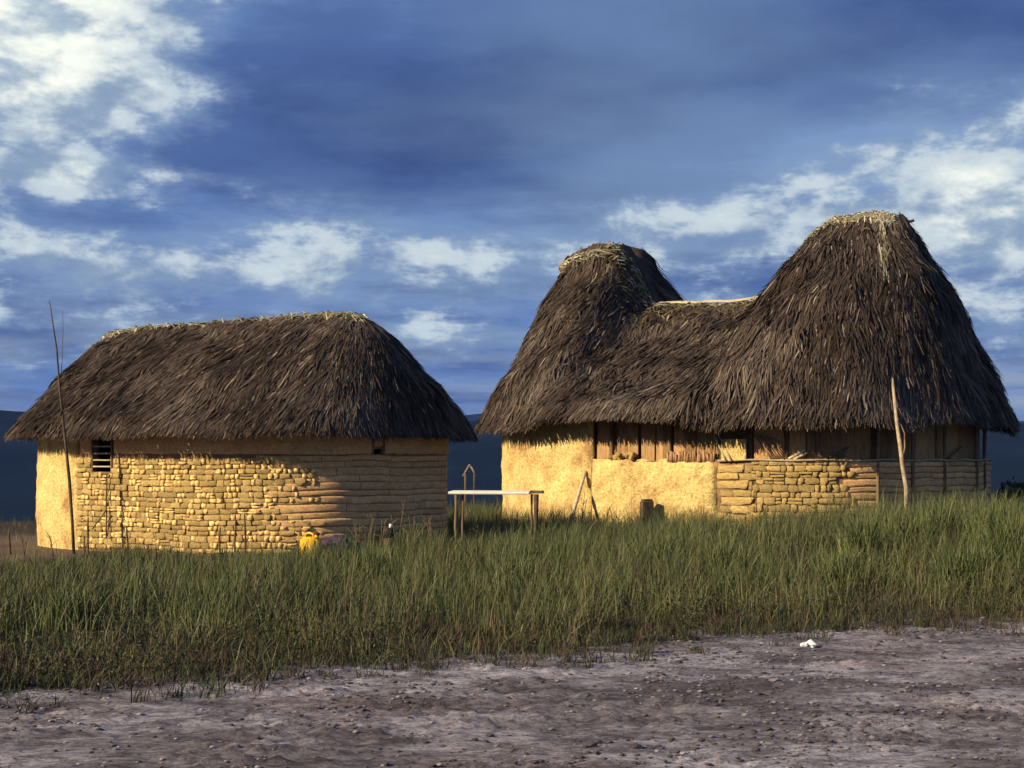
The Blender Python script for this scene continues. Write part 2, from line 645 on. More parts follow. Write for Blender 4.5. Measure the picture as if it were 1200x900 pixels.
# far hills beyond the plateau
def ridge(name, y0, depth, x0, x1, top, base, seed, nx=220, ny=26):
    u = np.linspace(x0, x1, nx)
    v = np.linspace(0, 1, ny)
    U, Vv = np.meshgrid(u, v, indexing='ij')
    span = (x1 - x0)
    crest = top * (1 + .16 * fbm(U / span * 9, 0.5, 0, seed, 4))
    prof = np.sin(np.pi * np.clip(Vv, 0, 1)) ** 1.2
    z = base + (crest - base) * prof * (1 + .10 * fbm(U / span * 40, Vv * 4, 0, seed + 3, 4))
    P = np.stack((U, y0 + depth * Vv, z), -1)
    return link(name, grid_mesh(name, P), M['hill'], kind='structure')


ridge('hill', 1100, 1500, -3500, 3500, 44, -55, 11)
ridge('hill', 3600, 2600, -7500, 7500, 118, -60, 23)


# ------------------------------------------------------------------ huts
class Hut:
    """plan is a rounded oblong; local x along the ridge, local -y the long front"""

    def __init__(s, name, cx, cy, z0, rot, aw, bw, n, over, ze, k=1.0):
        s.cx, s.cy, s.z0, s.rot, s.aw, s.bw, s.n, s.over, s.ze = cx, cy, z0, math.radians(rot), aw, bw, n, over, ze
        s.k = k                    # overall size
        s.root = empty(name, (cx, cy, z0), -s.rot)
        s.root.scale = (k, k, k)
        t = np.linspace(0, 2 * np.pi, 6001)
        t = t + math.pi            # start at the back left, run along the front to the right
        x, y = s.plan(t, 0)
        ds = np.hypot(np.diff(x), np.diff(y))
        s.S = np.concatenate(([0], np.cumsum(ds)))
        s.T = t
        s.perim = s.S[-1]
        X, Y = s.world(x, y)
        s.P = 600 + 1800 * X / Y
        nx, ny = np.gradient(Y), -np.gradient(X)
        s.front = (ny * 1 < 0) & (nx * -X + ny * -Y > 0)
        f = np.where(s.front)[0]
        s.fi = f

    def plan(s, t, off, a=None, b=None):
        a = (s.aw if a is None else a) + off
        b = (s.bw if b is None else b) + off
        C, S = np.cos(t), np.sin(t)
        return a * np.sign(C) * np.abs(C) ** (2 / s.n), b * np.sign(S) * np.abs(S) ** (2 / s.n)

    def world(s, x, y):
        c, d = math.cos(s.rot), math.sin(s.rot)
        return s.cx + (x * c + y * d) * s.k, s.cy + (y * c - x * d) * s.k

    def s_at(s, px):
        """arc length where the wall stands at a given bearing"""
        f = s.fi
        i = f[np.argmin(np.abs(s.P[f] - px))]
        return s.S[i]

    def wall(s, sv, z, off=0.0):
        sv = np.asarray(sv, float) % s.perim
        t = np.interp(sv, s.S, s.T)
        x, y = s.plan(t, 0)
        x2, y2 = s.plan(t + 1e-3, 0)
        tx, ty = x2 - x, y2 - y
        l = np.hypot(tx, ty)
        nx, ny = ty / l, -tx / l
        return np.stack((x + nx * off, y + ny * off, np.broadcast_to(np.asarray(z, float), x.shape)), -1), np.arctan2(ty, tx)


def wall_shell(h, name, z_lines, holes, mat, parent, off=0.0, thick=0.16, s0=None, s1=None, step=0.12):
    full = s0 is None
    sl = list(np.arange(0, h.perim, step)) if full else list(np.linspace(s0, s1, max(3, int((s1 - s0) / step) + 1)))
    for (a, b, _, _) in holes:
        sl = [v for v in sl if not (a - .03 < v < a + .03 or b - .03 < v < b + .03)] + [a, b]
    sl = np.array(sorted(sl))
    zl = np.array(sorted(set(z_lines)))
    Sg, Zg = np.meshgrid(sl, zl, indexing='ij')
    P, _ = h.wall(Sg.ravel(), Zg.ravel(), off)
    P = P.reshape(*Sg.shape, 3)
    nu = len(sl) if full else len(sl) - 1
    keep = np.ones((nu, len(zl) - 1), bool)
    for (a, b, c, d) in holes:
        for i in range(nu):
            sm = sl[i] + .5 * ((sl[i + 1] if i + 1 < len(sl) else h.perim) - sl[i])
            for j in range(len(zl) - 1):
                zm = .5 * (zl[j] + zl[j + 1])
                if a < sm < b and c < zm < d:
                    keep[i, j] = False
    me = grid_mesh(name, P, closed=full, keep=keep, smooth=True)
    o = link(name, me, mat, parent)
    md = o.modifiers.new('thickness', 'SOLIDIFY')
    md.thickness = thick
    md.offset = -1
    return o


def patch(h, name, s0, s1, z0, z1, off, mat, parent, amp=0.012, seed=0, step=0.06, zstep=0.06, freq=5.0, ztop_noise=0.0):
    ns = max(3, int((s1 - s0) / step) + 1)
    nz = max(3, int((z1 - z0) / zstep) + 1)
    sl, vl = np.linspace(s0, s1, ns), np.linspace(0, 1, nz)
    Sg, Vg = np.meshgrid(sl, vl, indexing='ij')
    top = z1 + ztop_noise * fbm(Sg * 4, 0.2, 0, seed + 9, 3)
    Zg = z0 + (top - z0) * Vg
    o_ = off + amp * fbm(Sg * freq, Zg * freq, 0, seed, 4, .55) + amp * 1.6 * fbm(Sg * 1.1, Zg * 1.1, 0, seed + 5, 2)
    o_ = np.maximum(o_, .010 + .006 * vnoise(Sg * 9, Zg * 9, 0, seed + 2))
    edge = (Vg < 1e-6) | (Vg > 1 - 1e-6) | (np.arange(ns)[:, None] == 0) | (np.arange(ns)[:, None] == ns - 1)
    o_ = np.where(edge, -0.03, o_)
    P, _ = h.wall(Sg.ravel(), Zg.ravel(), o_.ravel())
    return link(name, grid_mesh(name, P.reshape(ns, nz, 3)), mat, parent)


def course(h, s0, s1, z0, z1, depth, mat, parent, seed):
    """one long hand-laid layer of mud, rounded in section"""
    ns = max(4, int((s1 - s0) / .11))
    sl = np.linspace(s0, s1, ns)
    prof = [(0.0, -0.03), (0.05, .72), (.3, .92), (.7, 1.0), (.95, .85), (1.0, -.03)]
    P = np.zeros((ns, len(prof), 3))
    for k, (v, d) in enumerate(prof):
        wob = .022 * fbm(sl * 1.3, z0 * 1.1, 0, 41, 3)
        z = z0 + (z1 - z0) * v + wob
        e = np.minimum(np.minimum(sl - s0, s1 - sl) / .03, 1)
        o_ = depth * d * (0.25 + .75 * e) * (1 + .35 * fbm(sl * 3, v * 2 + seed, 0, 42, 3))
        P[:, k], _ = h.wall(sl, z, o_)
    return link('mud_course', grid_mesh('mud_course', P), mat, parent)


def block_variants(n=24):
    out = []
    for k in range(n):
        bm = bmesh.new()
        bmesh.ops.create_cube(bm, size=1)
        bmesh.ops.subdivide_edges(bm, edges=bm.edges[:], cuts=1, use_grid_fill=True)
        r = random.Random(100 + k)
        for v in bm.verts:
            d = sum(abs(c) > .4 for c in v.co)
            f = {1: 1.0, 2: .965, 3: .89, 0: 1}[d]
            v.co = Vector((v.co.x * f, v.co.y * f, v.co.z * f))
            v.co += Vector((r.uniform(-1, 1) * .09, r.uniform(-1, 1) * .20, r.uniform(-1, 1) * .13))
        for f in bm.faces:
            f.smooth = True
        me = bpy.data.meshes.new('mud_block')
        bm.to_mesh(me)
        bm.free()
        me.materials.append(M['block'])
        out.append(me)
    return out


BLOCKS = block_variants()


def lay_blocks(h, parent, px0, px1, z0, z1, hgt, lmin, lmax, holes=(), limit=290, seed=1, depth=.085, ragged=.06):
    """uneven lumps of mud set in rows; the largest are parts of their own, the small rest one part"""
    r = random.Random(seed)
    s0, s1_ = h.s_at(px0), h.s_at(px1)
    z = z0
    todo = []
    while z + hgt * .7 < z1:
        hh = hgt * r.uniform(.8, 1.2)
        s = s0 + r.uniform(-.12, .02)
        s1 = s1_ + r.uniform(-ragged, ragged)
        while s < s1:
            l = lmin + (lmax - lmin) * r.random() ** 1.6
            e = min(s + l, s1 + r.uniform(-.05, .08))
            if e - s < .06:
                break
            cm = .5 * (s + e)
            sag = .03 * float(vnoise(cm * .8, z * .7, 0, seed)) + .006 * r.uniform(-1, 1)
            zm = z + hh * .5 + sag
            split = r.random() < .12 and hh > hgt * .9
            for part in ((0, .5), (.5, 1)) if split else ((0, 1),):
                zc = zm + hh * (.5 * (part[0] + part[1]) - .5)
                if not any(a - .05 < cm < b + .05 and c - .03 < zc < d + .03 for (a, b, c, d) in holes):
                    todo.append((e - s - r.uniform(.002, .02), hh * (part[1] - part[0]) - r.uniform(.006, .018), cm, zc))
            s = e
        z += hh
    todo.sort(key=lambda b: -b[0] * b[1])
    rest_v, rest_l, rest_t, base = [], [], [], 0
    for k, (l, hh, cm, zm) in enumerate(todo):
        (p,), (an,) = h.wall([cm], [zm], r.uniform(-.006, .022))
        me = r.choice(BLOCKS)
        mat = Matrix.LocRotScale(Vector(p), Matrix.Rotation(an + r.choice((0, math.pi)) + r.gauss(0, .05), 3, 'Z') @ Matrix.Rotation(r.gauss(0, .05), 3, 'Y') @ Matrix.Rotation(r.gauss(0, .09), 3, 'X'), Vector((l, depth * r.uniform(.7, 1.35), hh)))
        if k < limit:
            o = bpy.data.objects.new('mud_block', me)
            col.objects.link(o)
            o.parent = parent
            o.matrix_local = mat
        else:
            for v in me.vertices:
                rest_v.append(tuple(mat @ v.co))
            for f in me.polygons:
                rest_l += [base + i for i in f.vertices]
                rest_t.append(len(f.vertices))
            base += len(me.vertices)
    if rest_v:
        link('mud_lumps', npmesh('mud_lumps', np.array(rest_v), rest_l, rest_t, smooth=True), M['block'], parent, kind='stuff')
    return len(todo)


# ---- thatch
PAL = np.array([(0.022, 0.015, 0.011), (0.046, 0.032, 0.025), (0.085, 0.061, 0.047), (0.130, 0.104, 0.085), (0.21, 0.172, 0.138), (0.38, 0.31, 0.22)])


class Roof:
    def __init__(s, h, ridge_map, ridge_z, ridge_y, bulge, seed, x_off=0.0, lip=lambda x: 0.0 * x):
        s.lip = lip
        s.lump = 1.0
        s.h, s.rm, s.rz, s.ry, s.bulge, s.seed, s.x_off = h, ridge_map, ridge_z, ridge_y, bulge, seed, x_off
        s.ae, s.be = h.aw + h.over, h.bw + h.over

    def pt(s, t, u, noise=True):
        h = s.h
        ex, ey = h.plan(t, 0, s.ae, s.be)
        ez = h.ze + .035 * vnoise(np.cos(t) * 4, np.sin(t) * 4, 0, s.seed)
        q = np.abs(ex) / s.ae
        rx = np.sign(ex) * np.interp(q, s.rm[0], s.rm[1]) + s.x_off
        ry = s.ry(rx) * ey / s.be
        rz = s.rz(rx)
        uu = np.clip(u, 0, 1)
        g = u + s.bulge(rx) * 4 * uu * (1 - uu)
        k = u - s.lip(rx) * ss(.895, .93, u)
        x = ex + (rx - ex) * k
        y = ey + (ry - ey) * k
        z = ez + (rz - ez) * g
        if noise:
            d = s.lump * .105 * fbm(x * .9, y * .9, z * .9, s.seed + 3, 2) + s.lump * .05 * fbm(x * 3.2, y * 3.2, z * 2.0, s.seed + 4, 2)
            r = np.hypot(x - rx * .8, y) + 1e-6
            x = x + d * (x - rx * .8) / r
            y = y + d * y / r
            z = z + d * .6
        return np.stack((x, y, z), -1)

    def frame(s, t, u):
        e = 2e-3
        du = (s.pt(t, u + e, False) - s.pt(t, u - e, False))
        dt = (s.pt(t + e, u, False) - s.pt(t - e, u, False))
        n = np.cross(dt, du)
        n /= np.linalg.norm(n, axis=-1, keepdims=True) + 1e-9
        L = np.linalg.norm(du, axis=-1, keepdims=True) / (2 * e)
        return n, L[..., 0], -du / (np.linalg.norm(du, axis=-1, keepdims=True) + 1e-9)

    def core(s, parent):
        t = np.linspace(0, 2 * np.pi, 220, endpoint=False)
        u = np.concatenate((np.linspace(0.0, .96, 40), [1.0]))
        Tg, Ug = np.meshgrid(t, u, indexing='ij')
        P = s.pt(Tg, Ug)
        top = P[:, -1:].copy()              # close the crest
        top[..., 1] *= 0
        top[..., 2] += .03
        P = np.concatenate((P, top), 1)
        o = link('roof', grid_mesh('roof', P, closed=True), M['thatch_core'], parent)
        md = o.modifiers.new('thickness', 'SOLIDIFY')
        md.thickness = .16
        md.offset = -1
        return o

    def strands(s, parent, n, tops, wid=(.022, .05), ln=(.35, .8), grey=0.5, name='thatch'):
        hI = s.h
        # even spread along the eave
        tt = np.linspace(0, 2 * np.pi, 4001)
        ex, ey = hI.plan(tt, 0, s.ae, s.be)
        S = np.concatenate(([0], np.cumsum(np.hypot(np.diff(ex), np.diff(ey)))))
        m = n * 3
        t = np.interp(rng.random(m) * S[-1], S, tt)
        # the half that faces away needs fewer
        u = rng.random(m) * 1.02 - .02
        acc = 1 - (1 - tops) * np.clip(u, 0, 1)
        X, Y = hI.world(*hI.plan(t, 0, s.ae, s.be))
        back = np.sin(t) > .35
        acc = acc * np.where(back & (u < .8), .35, 1)
        k = rng.random(m) < acc
        # leaflets come in fronds: five share a place, a lean and a colour
        nc = n // 5
        t, u = t[k][:nc], u[k][:nc]
        nc = len(t)
        own = np.concatenate((np.repeat(np.arange(nc), 5), nc + np.arange(n // 7)))
        t = np.repeat(t, 5) + rng.normal(0, .0075, nc * 5)
        u = np.repeat(u, 5) + rng.normal(0, .012, nc * 5)
        # a dense fringe at the eave
        nf = n // 7
        t = np.concatenate((t, np.interp(rng.random(nf) * S[-1], S, tt)))
        u = np.concatenate((u, rng.random(nf) ** 2 * .07))
        n = len(t)
        ng = own.max() + 1
        nrm, Lu, dn = s.frame(t, np.clip(u, 0.01, .97))
        length = ln[0] + (ln[1] - ln[0]) * rng.random(n) ** 1.3
        du = length / Lu
        du = np.minimum(du, u + .055 + .03 * rng.random(n))
        side = np.cross(nrm, dn)
        w = wid[0] + (wid[1] - wid[0]) * rng.random(n) ** 1.5
        # loosely combed: neighbours lean the same way
        base = s.pt(t, u, False)
        lean = .16 * fbm(base[:, 0] * 1.6, base[:, 1] * 1.6, base[:, 2] * 1.6, s.seed + 8, 2) + rng.normal(0, .13, ng)[own] + rng.normal(0, .09, n)
        lift0 = (rng.random(ng) * .045)[own] + rng.random(n) * .012
        lift0 = lift0 * (1 - .7 * ss(.85, 1.0, u))
        lift1 = lift0 + .008 + s.lump ** 1.5 * (.085 * rng.random(ng) ** 3.0)[own] + .02 * rng.random(n)
        tw = rng.normal(0, .45, n)
        K = 4
        V = np.zeros((n, K, 2, 3))
        for j in range(K):
            f = j / (K - 1)
            p = s.pt(t, u - du * f)
            p = p + side * (lean * length * f)[:, None]
            p = p + nrm * (lift0 + (lift1 - lift0) * f ** 1.4)[:, None]
            hang = np.clip(-(u - du * f), 0, 1) * Lu
            p[:, 2] -= hang * .35
            wf = w * (1, 1, .85, .35)[j]
            sd = side * np.cos(tw * f)[:, None] + nrm * np.sin(tw * f)[:, None]
            V[:, j, 0] = p - sd * wf[:, None] * .5
            V[:, j, 1] = p + sd * wf[:, None] * .5
        q = []
        for j in range(K - 1):
            a = j * 2
            q.append([a, a + 1, a + 3, a + 2])
        F = np.array(q)[None] + (np.arange(n) * K * 2)[:, None, None]
        patchn = fbm(base[:, 0] * .8, base[:, 1] * .8, base[:, 2] * .8, s.seed + 20, 3)
        ci = np.clip((rng.random(ng) * 2.0)[own] + rng.random(n) * 1.2 + .45 + patchn * 1.25 + (grey - .5) * 1.2, 0, 3.6)
        pale = ((rng.random(ng) < .012)[own] & (rng.random(n) < .7)) | (rng.random(n) < .03)
        ci = np.where(pale, 3.6 + 1.3 * rng.random(n), ci)
        i0 = np.floor(ci).astype(int)
        fr = (ci - i0)[:, None]
        C = PAL[i0] * (1 - fr) + PAL[np.minimum(i0 + 1, 5)] * fr
        C = C * (1 + (grey - .5) * np.array((-.10, 0.0, .16)))
        C = np.repeat(C[:, None], K * 2, 1)
        me = npmesh(name, V.reshape(-1, 3), F.ravel(), np.full(n * (K - 1), 4), C.reshape(-1, 3))
        return link(name, me, M['thatch'], parent, kind='stuff')

    def straws(s, parent, name, n, tr, ur, cols, along, ln=(.12, .4), wid=(.012, .03)):
        """loose straw lying on the slope, mostly along the ridge"""
        t = tr[0] + (tr[1] - tr[0]) * rng.random(n)
        u = ur[0] + (ur[1] - ur[0]) * rng.random(n)
        nrm, _, dn = s.frame(t, np.clip(u, .02, .98))
        side = np.cross(nrm, dn)
        a = rng.normal(0, 1, n) * (1.6 - 1.4 * along) if along >= 0 else math.pi / 2 + rng.normal(0, .12, n)
        d = side * np.cos(a)[:, None] + dn * np.sin(a)[:, None]
        w_ = np.cross(nrm, d)
        l = ln[0] + (ln[1] - ln[0]) * rng.random(n)
        w = wid[0] + (wid[1] - wid[0]) * rng.random(n)
        c = s.pt(t, u) + nrm * (.05 + .03 * rng.random(n))[:, None]
        V = np.zeros((n, 3, 2, 3))
        for j, f in enumerate((-.5, 0, .5)):
            p = c + d * (l * f)[:, None] + nrm * (.02 * (1 - 8 * f * f) * rng.random(n))[:, None]
            p = p - nrm * (abs(f) * .07)
            V[:, j, 0] = p - w_ * w[:, None] * .5
            V[:, j, 1] = p + w_ * w[:, None] * .5
        F = np.array([[0, 1, 3, 2], [2, 3, 5, 4]])[None] + (np.arange(n) * 6)[:, None, None]
        cols = np.array(cols)
        C = np.repeat((cols[rng.integers(0, len(cols), n)] * (0.6 + .7 * rng.random((n, 1))))[:, None], 6, 1)
        me = npmesh(name, V.reshape(-1, 3), F.ravel(), np.full(n * 2, 4), C.reshape(-1, 3))
        return link(name, me, M['thatch'], parent, kind='stuff')

    def ridge_tufts(s, parent, n, name, xs, spread, cols, ln=(.12, .35), wid=(.015, .035), up=.04, yj=.22):
        """loose straw laid across the ridge"""
        x = np.interp(rng.random(n), np.linspace(0, 1, len(xs)), xs)
        y = rng.normal(0, 1, n) * yj * s.ry(x) * 2
        z = s.rz(x) + up * rng.random(n) - np.abs(y) * spread
        d = rng.normal(0, 1, (n, 3)) * np.array((1.0, .9, .22))
        d /= np.linalg.norm(d, axis=1, keepdims=True)
        l = ln[0] + (ln[1] - ln[0]) * rng.random(n)
        w = wid[0] + (wid[1] - wid[0]) * rng.random(n)
        sd = np.cross(d, rng.normal(0, 1, (n, 3)))
        sd /= np.linalg.norm(sd, axis=1, keepdims=True)
        c = np.stack((x, y, z), -1)
        V = np.zeros((n, 3, 2, 3))
        for j, f in enumerate((-.5, 0, .5)):
            p = c + d * (l * f)[:, None]
            p[:, 2] -= np.abs(f) * l * .35
            V[:, j, 0] = p - sd * w[:, None] * .5
            V[:, j, 1] = p + sd * w[:, None] * .5
        F = np.array([[0, 1, 3, 2], [2, 3, 5, 4]])[None] + (np.arange(n) * 6)[:, None, None]
        cols = np.array(cols)
        C = cols[rng.integers(0, len(cols), n)] * (0.7 + .6 * rng.random((n, 1)))
        C = np.repeat(C[:, None], 6, 1)
        me = npmesh(name, V.reshape(-1, 3), F.ravel(), np.full(n * 2, 4), C.reshape(-1, 3))
        return link(name, me, M['thatch'], parent, kind='stuff')


STRAW = [(0.42, 0.38, 0.26), (0.30, 0.26, 0.17), (0.20, 0.18, 0.10), (0.50, 0.46, 0.36)]
MOSS = [(0.11, 0.10, 0.04), (0.16, 0.135, 0.055), (0.09, 0.07, 0.035), (0.22, 0.18, 0.09)]

# ================= the low hut with the long straight ridge
HL = Hut('thatched_hut', -5.38, 30.4, 0.0, 33, 4.15, 2.9, 2.8, .36, 2.30)
tag(HL.root, 'low mud hut with one long level thatched ridge and a barred window', 'hut')
win = (HL.s_at(109), HL.s_at(131), 1.46, 2.06)
vent = (HL.s_at(438), HL.s_at(449), 1.74, 1.88)
wl = wall_shell(HL, 'wall', [-.35, .3, .8, 1.2, 1.46, 1.74, 1.88, 2.06, 2.36], [win, vent], M['mortar'], HL.root)
lay_blocks(HL, wl, 92, 352, 0.06, 1.79, .098, .08, .27, [win], 285, 3, depth=.042, ragged=.5)
patch(HL, 'plaster', HL.s_at(39) - 1.1, HL.s_at(93), -.2, 2.30, .022, M['plaster'], wl, .020, 4)
# brown layers of mud on the shaded end
rr = random.Random(4)
z = .05
seed = 0
vs_lo, vs_hi = vent[0], vent[1]
while z < 1.74:
    hh = rr.uniform(.10, .145)
    s = HL.s_at(353) + rr.uniform(-1.0, -.5)
    e_all = HL.s_at(522) + .9
    while s < e_all:
        e = min(s + rr.uniform(1.1, 2.6), e_all)
        course(HL, s, e - .012, z, min(z + hh - .008, 1.77), rr.uniform(.012, .026), M['course'], wl, seed)
        seed += 1
        s = e
    z += hh
for a, b, k in ((HL.s_at(93), win[0], 6), (win[1], vent[0], 7), (vent[1], HL.s_at(522) + .9, 8)):
    patch(HL, 'plaster', a + .02, b - .02, 1.765, 2.34, .03, M['course'], wl, .014, 7)
patch(HL, 'plaster', vent[0] - .02, vent[1] + .02, 1.89, 2.34, .03, M['course'], wl, .004, 9)

# window: frame and cross bars
(pw,), (aw_,) = HL.wall([.5 * (win[0] + win[1])], [0], 0.0)
ww, wh = win[1] - win[0], win[3] - win[2]
wobj = link('window', box_mesh('window', ww + .05, .05, .04, .006), M['wood'], HL.root, (pw[0], pw[1], win[2] - .012))
wobj.rotation_euler = (0, 0, aw_)
for sx in (-1, 1):
    link('frame', box_mesh('frame', .028, .045, wh, .005, .002), M['wood'], wobj, (sx * (ww / 2 + .004), 0, wh / 2 + .02))
for k, zz in enumerate((.115, .235, .36, .49)):
    link('bar', tube_mesh('bar', wander((-ww / 2, .0, 0), (ww / 2, 0, 0), 4, .006, k), [.016] * 5, 6), M['straw'], wobj, (0, .0, zz))
# the two-lobed air hole keeps a stub of mud in the middle
(pv,), (av,) = HL.wall([.5 * (vent[0] + vent[1])], [1.74], -.02)
o = link('air_hole', box_mesh('air_hole', .035, .06, .06, .012, .004, 3), M['course'], HL.root, (pv[0], pv[1], 1.765))
o.rotation_euler = (0, 0, av)


def zl(x):
    return 4.42 - .0018 * (x - 2.9) ** 2 * (x < 2.9) - .06 * ss(-3.0, -3.9, x) - .08 * ss(2.6, 3.2, x)


roofL = Roof(HL, ([0, .72, 1], [0, 3.12, 3.5]), zl, lambda x: .16 + 0 * x, lambda x: .05 + .04 * ss(2.2, 3.2, x), 200, -.28)
roofL.lump = .6
rl = roofL.core(HL.root)
roofL.strands(rl, 46000, .42, grey=.36, wid=(.013, .036), ln=(.22, .65))
roofL.ridge_tufts(rl, 1500, 'ridge_straw', [-3.75, -3.1, -2.2, -.5, 2.0, 3.1], .75, STRAW + MOSS[:2], up=.10, yj=.75)
link('ridge_pole', tube_mesh('ridge_pole', [(x, .02, zl(np.array(x)) + .03) for x in np.linspace(-3.1, -0.6, 7)], [.03] * 7, 6, 2, .3), M['straw'], rl)

# ================= the tall hut with two peaks
HR = Hut('thatched_hut', 5.74, 38.5, 0.01, 40, 4.95, 4.2, 2.8, .33, 2.47, 1.16)
tag(HR.root, 'tall mud hut with two thatched peaks and a saddle between them', 'hut')
ZB = 1.42                                   # top of the thick lower wall
wr = wall_shell(HR, 'wall', [-.5, .2, .7, 1.1, ZB], [], M['mortar'], HR.root, 0, .2)
sA, sB, sC, sD, sE, sF = [HR.s_at(p) for p in (593, 694, 842, 886, 985, 1160)]
wu = wall_shell(HR, 'upper_wall', [ZB - .1, 1.7, 2.1, 2.5], [], M['mortar'], HR.root, -.2, .06)
patch(HR, 'plaster', sA - 1.6, sB, -.4, 2.48, .03, M['plaster'], wr, .020, 14, ztop_noise=0)
patch(HR, 'plaster', sB - .02, sC - .015, -.4, ZB + .02, .05, M['plaster'], wr, .026, 15, freq=8, ztop_noise=.03)
seed = 60
lay_blocks(HR, wr, 887, 992, .0, ZB, .118, .09, .30, (), 150, 9, depth=.055, ragged=.3)
lay_blocks(HR, wr, 844, 885, .0, ZB, .145, .22, .75, (), 60, 12, depth=.05)
z = .0
while z < ZB - .06:
    hh = rr.uniform(.105, .155)
    s = sE + .08 + rr.uniform(-.05, .12)
    while s < sF + 1.2:
        e = min(s + rr.uniform(.9, 2.2), sF + 1.2)
        course(HR, s, e - .015, z, min(z + hh - .010, ZB), rr.uniform(.018, .036), M['course'], wr, seed)
        seed += 1
        s = e
    z += hh


def on_wall(h, px, z, off):
    (p,), (a,) = h.wall([h.s_at(px)], [z], off)
    return p, a


def board(px0, px1, z0, z1, off, mat, seed, name='board', tilt=0.0, thick=.03):
    p, a = on_wall(HR, .5 * (px0 + px1), .5 * (z0 + z1), off)
    w = abs(HR.s_at(px1) - HR.s_at(px0)) * .97
    o = link(name, box_mesh(name, w, thick, z1 - z0, .004, .005, seed), mat, wu, p)
    o.rotation_euler = (0, tilt, a)
    return o


bd = [(696, 711), (719, 731), (731, 744), (748, 764), (765, 774), (774, 781), (786, 800), (800, 813), (813, 826), (826, 839),
      (924, 944), (946, 957), (962, 975), (975, 988), (988, 1004), (1004, 1023), (1034, 1050), (1050, 1064), (1064, 1078), (1078, 1090), (1090, 1103), (1103, 1116), (1116, 1130), (1130, 1146)]
for k, (a, b) in enumerate(bd):
    board(a, b, ZB - .08, 2.35 + rr.uniform(-.05, .05), -.12 + rr.uniform(-.02, .02), M['board'], k, tilt=rr.uniform(-.02, .02))
# posts carrying the eave
for k, px in enumerate((693, 715, 783, 842, 879, 921, 959, 1028, 1068, 1105, 1143, 1152)):
    p, a = on_wall(HR, px, 0, -.06 if px < 980 else .03)
    z0 = ZB - .1 if px < 980 else -.1
    link('post', tube_mesh('post', wander((p[0], p[1], z0), (p[0], p[1], 2.4), 5, .012, k), [.04, .037, .036, .035, .037, .034], 7, k, .3), M['wood'], HR.root)
# pale clay panel with two leaning canes
board(846, 876, ZB + .01, ZB + .40, .05, M['plaster'], 50, 'clay_panel', thick=.05)
for k, (a, b) in enumerate(((848, 859), (843, 853), (868, 846))):
    p, _ = on_wall(HR, a, ZB + (.03 if k < 2 else .55), .085)
    q, _ = on_wall(HR, b, ZB + .0, .10)
    if k < 2:
        p, _ = on_wall(HR, a - 6, ZB + .5, .03)
        link('cane', tube_mesh('cane', wander(p, q, 4, .008, k), [.016] * 5, 6), M['straw'], wu)
# slanting reddish canes
for k in range(9):
    a = 882 + k * 3.2
    p, _ = on_wall(HR, a, ZB + .52 - k * .012, -.03)
    q, _ = on_wall(HR, min(a + 22, 919), ZB + .02 + max(0, (a + 22 - 919)) * .018, -.02)
    link('cane', tube_mesh('cane', wander(p, q, 4, .008, 20 + k), [.015, .017, .016, .017, .014], 6, k), M['cane'], wu)
board(882, 919, ZB - .02, 2.3, -.10, M['course'], 51, 'clay_panel')
for k, (a, za, b, zb) in enumerate(((924, .02, 944, .19), (930, .0, 946, .13), (947, .16, 968, .02), (972, .05, 996, .24), (975, .0, 990, .1), (1112, .0, 1128, .25))):
    p, _ = on_wall(HR, a, ZB + za + .02, -.02)
    q, _ = on_wall(HR, b, ZB + zb + .02, -.03)
    link('stick', tube_mesh('stick', wander(p, q, 3, .01, k), [.022, .026, .024, .02], 6, k, .3), M['palewood' if k < 2 else 'wood'], wu)
# rubble and stick ends along the top of the low wall
for k in range(16):
    px = 717 + k * 1.75
    p, a = on_wall(HR, px, ZB + .05 + rr.uniform(0, .08), .0 + rr.uniform(-.03, .05))
    o = bpy.data.objects.new('stone', BLOCKS[k % len(BLOCKS)])
    col.objects.link(o)
    o.parent = wr
    o.location = p
    o.rotation_euler = (rr.uniform(-1, 1), rr.uniform(-1, 1), rr.uniform(0, 3))
    o.scale = (rr.uniform(.07, .13), .08, rr.uniform(.06, .11))
for k in range(26):
    px = 782 + k * 2.2
    p, a = on_wall(HR, px, ZB - .03, .0 + rr.uniform(-.02, .03))
    hgt = rr.uniform(.15, .22)
    link('stick_end', tube_mesh('stick_end', [p, p + np.array((rr.uniform(-.03, .03), rr.uniform(-.02, .02), hgt))], [.022, .02], 6, k, .4), M['cane'], wr)
# cane rail on the top edge of the laid-up wall
sl = np.linspace(sC, sF, 30)
P, _ = HR.wall(sl, ZB + .012 + .01 * np.sin(sl * 5), .055)
link('rail', tube_mesh('rail', P, [.018] * 30, 6, 5, .3), M['straw'], wr)


def zr_(x):
    x = np.asarray(x, float)
    left = ss(-2.1, -3.05, x)
    right = ss(.45, 2.5, x)
    return 4.86 - .05 * np.cos(x) + left * (1.37 - .10 * ss(-3.9, -4.4, x)) + right * (1.45 - .06 * ss(3.3, 3.7, x))


def yr_(x):
    return .12 + .30 * ss(-2.2, -3.2, x) + .26 * ss(1.0, 2.4, x)


def bulge_r(x):
    return .015 + .09 * ss(.8, 2.8, x) + .0 * x


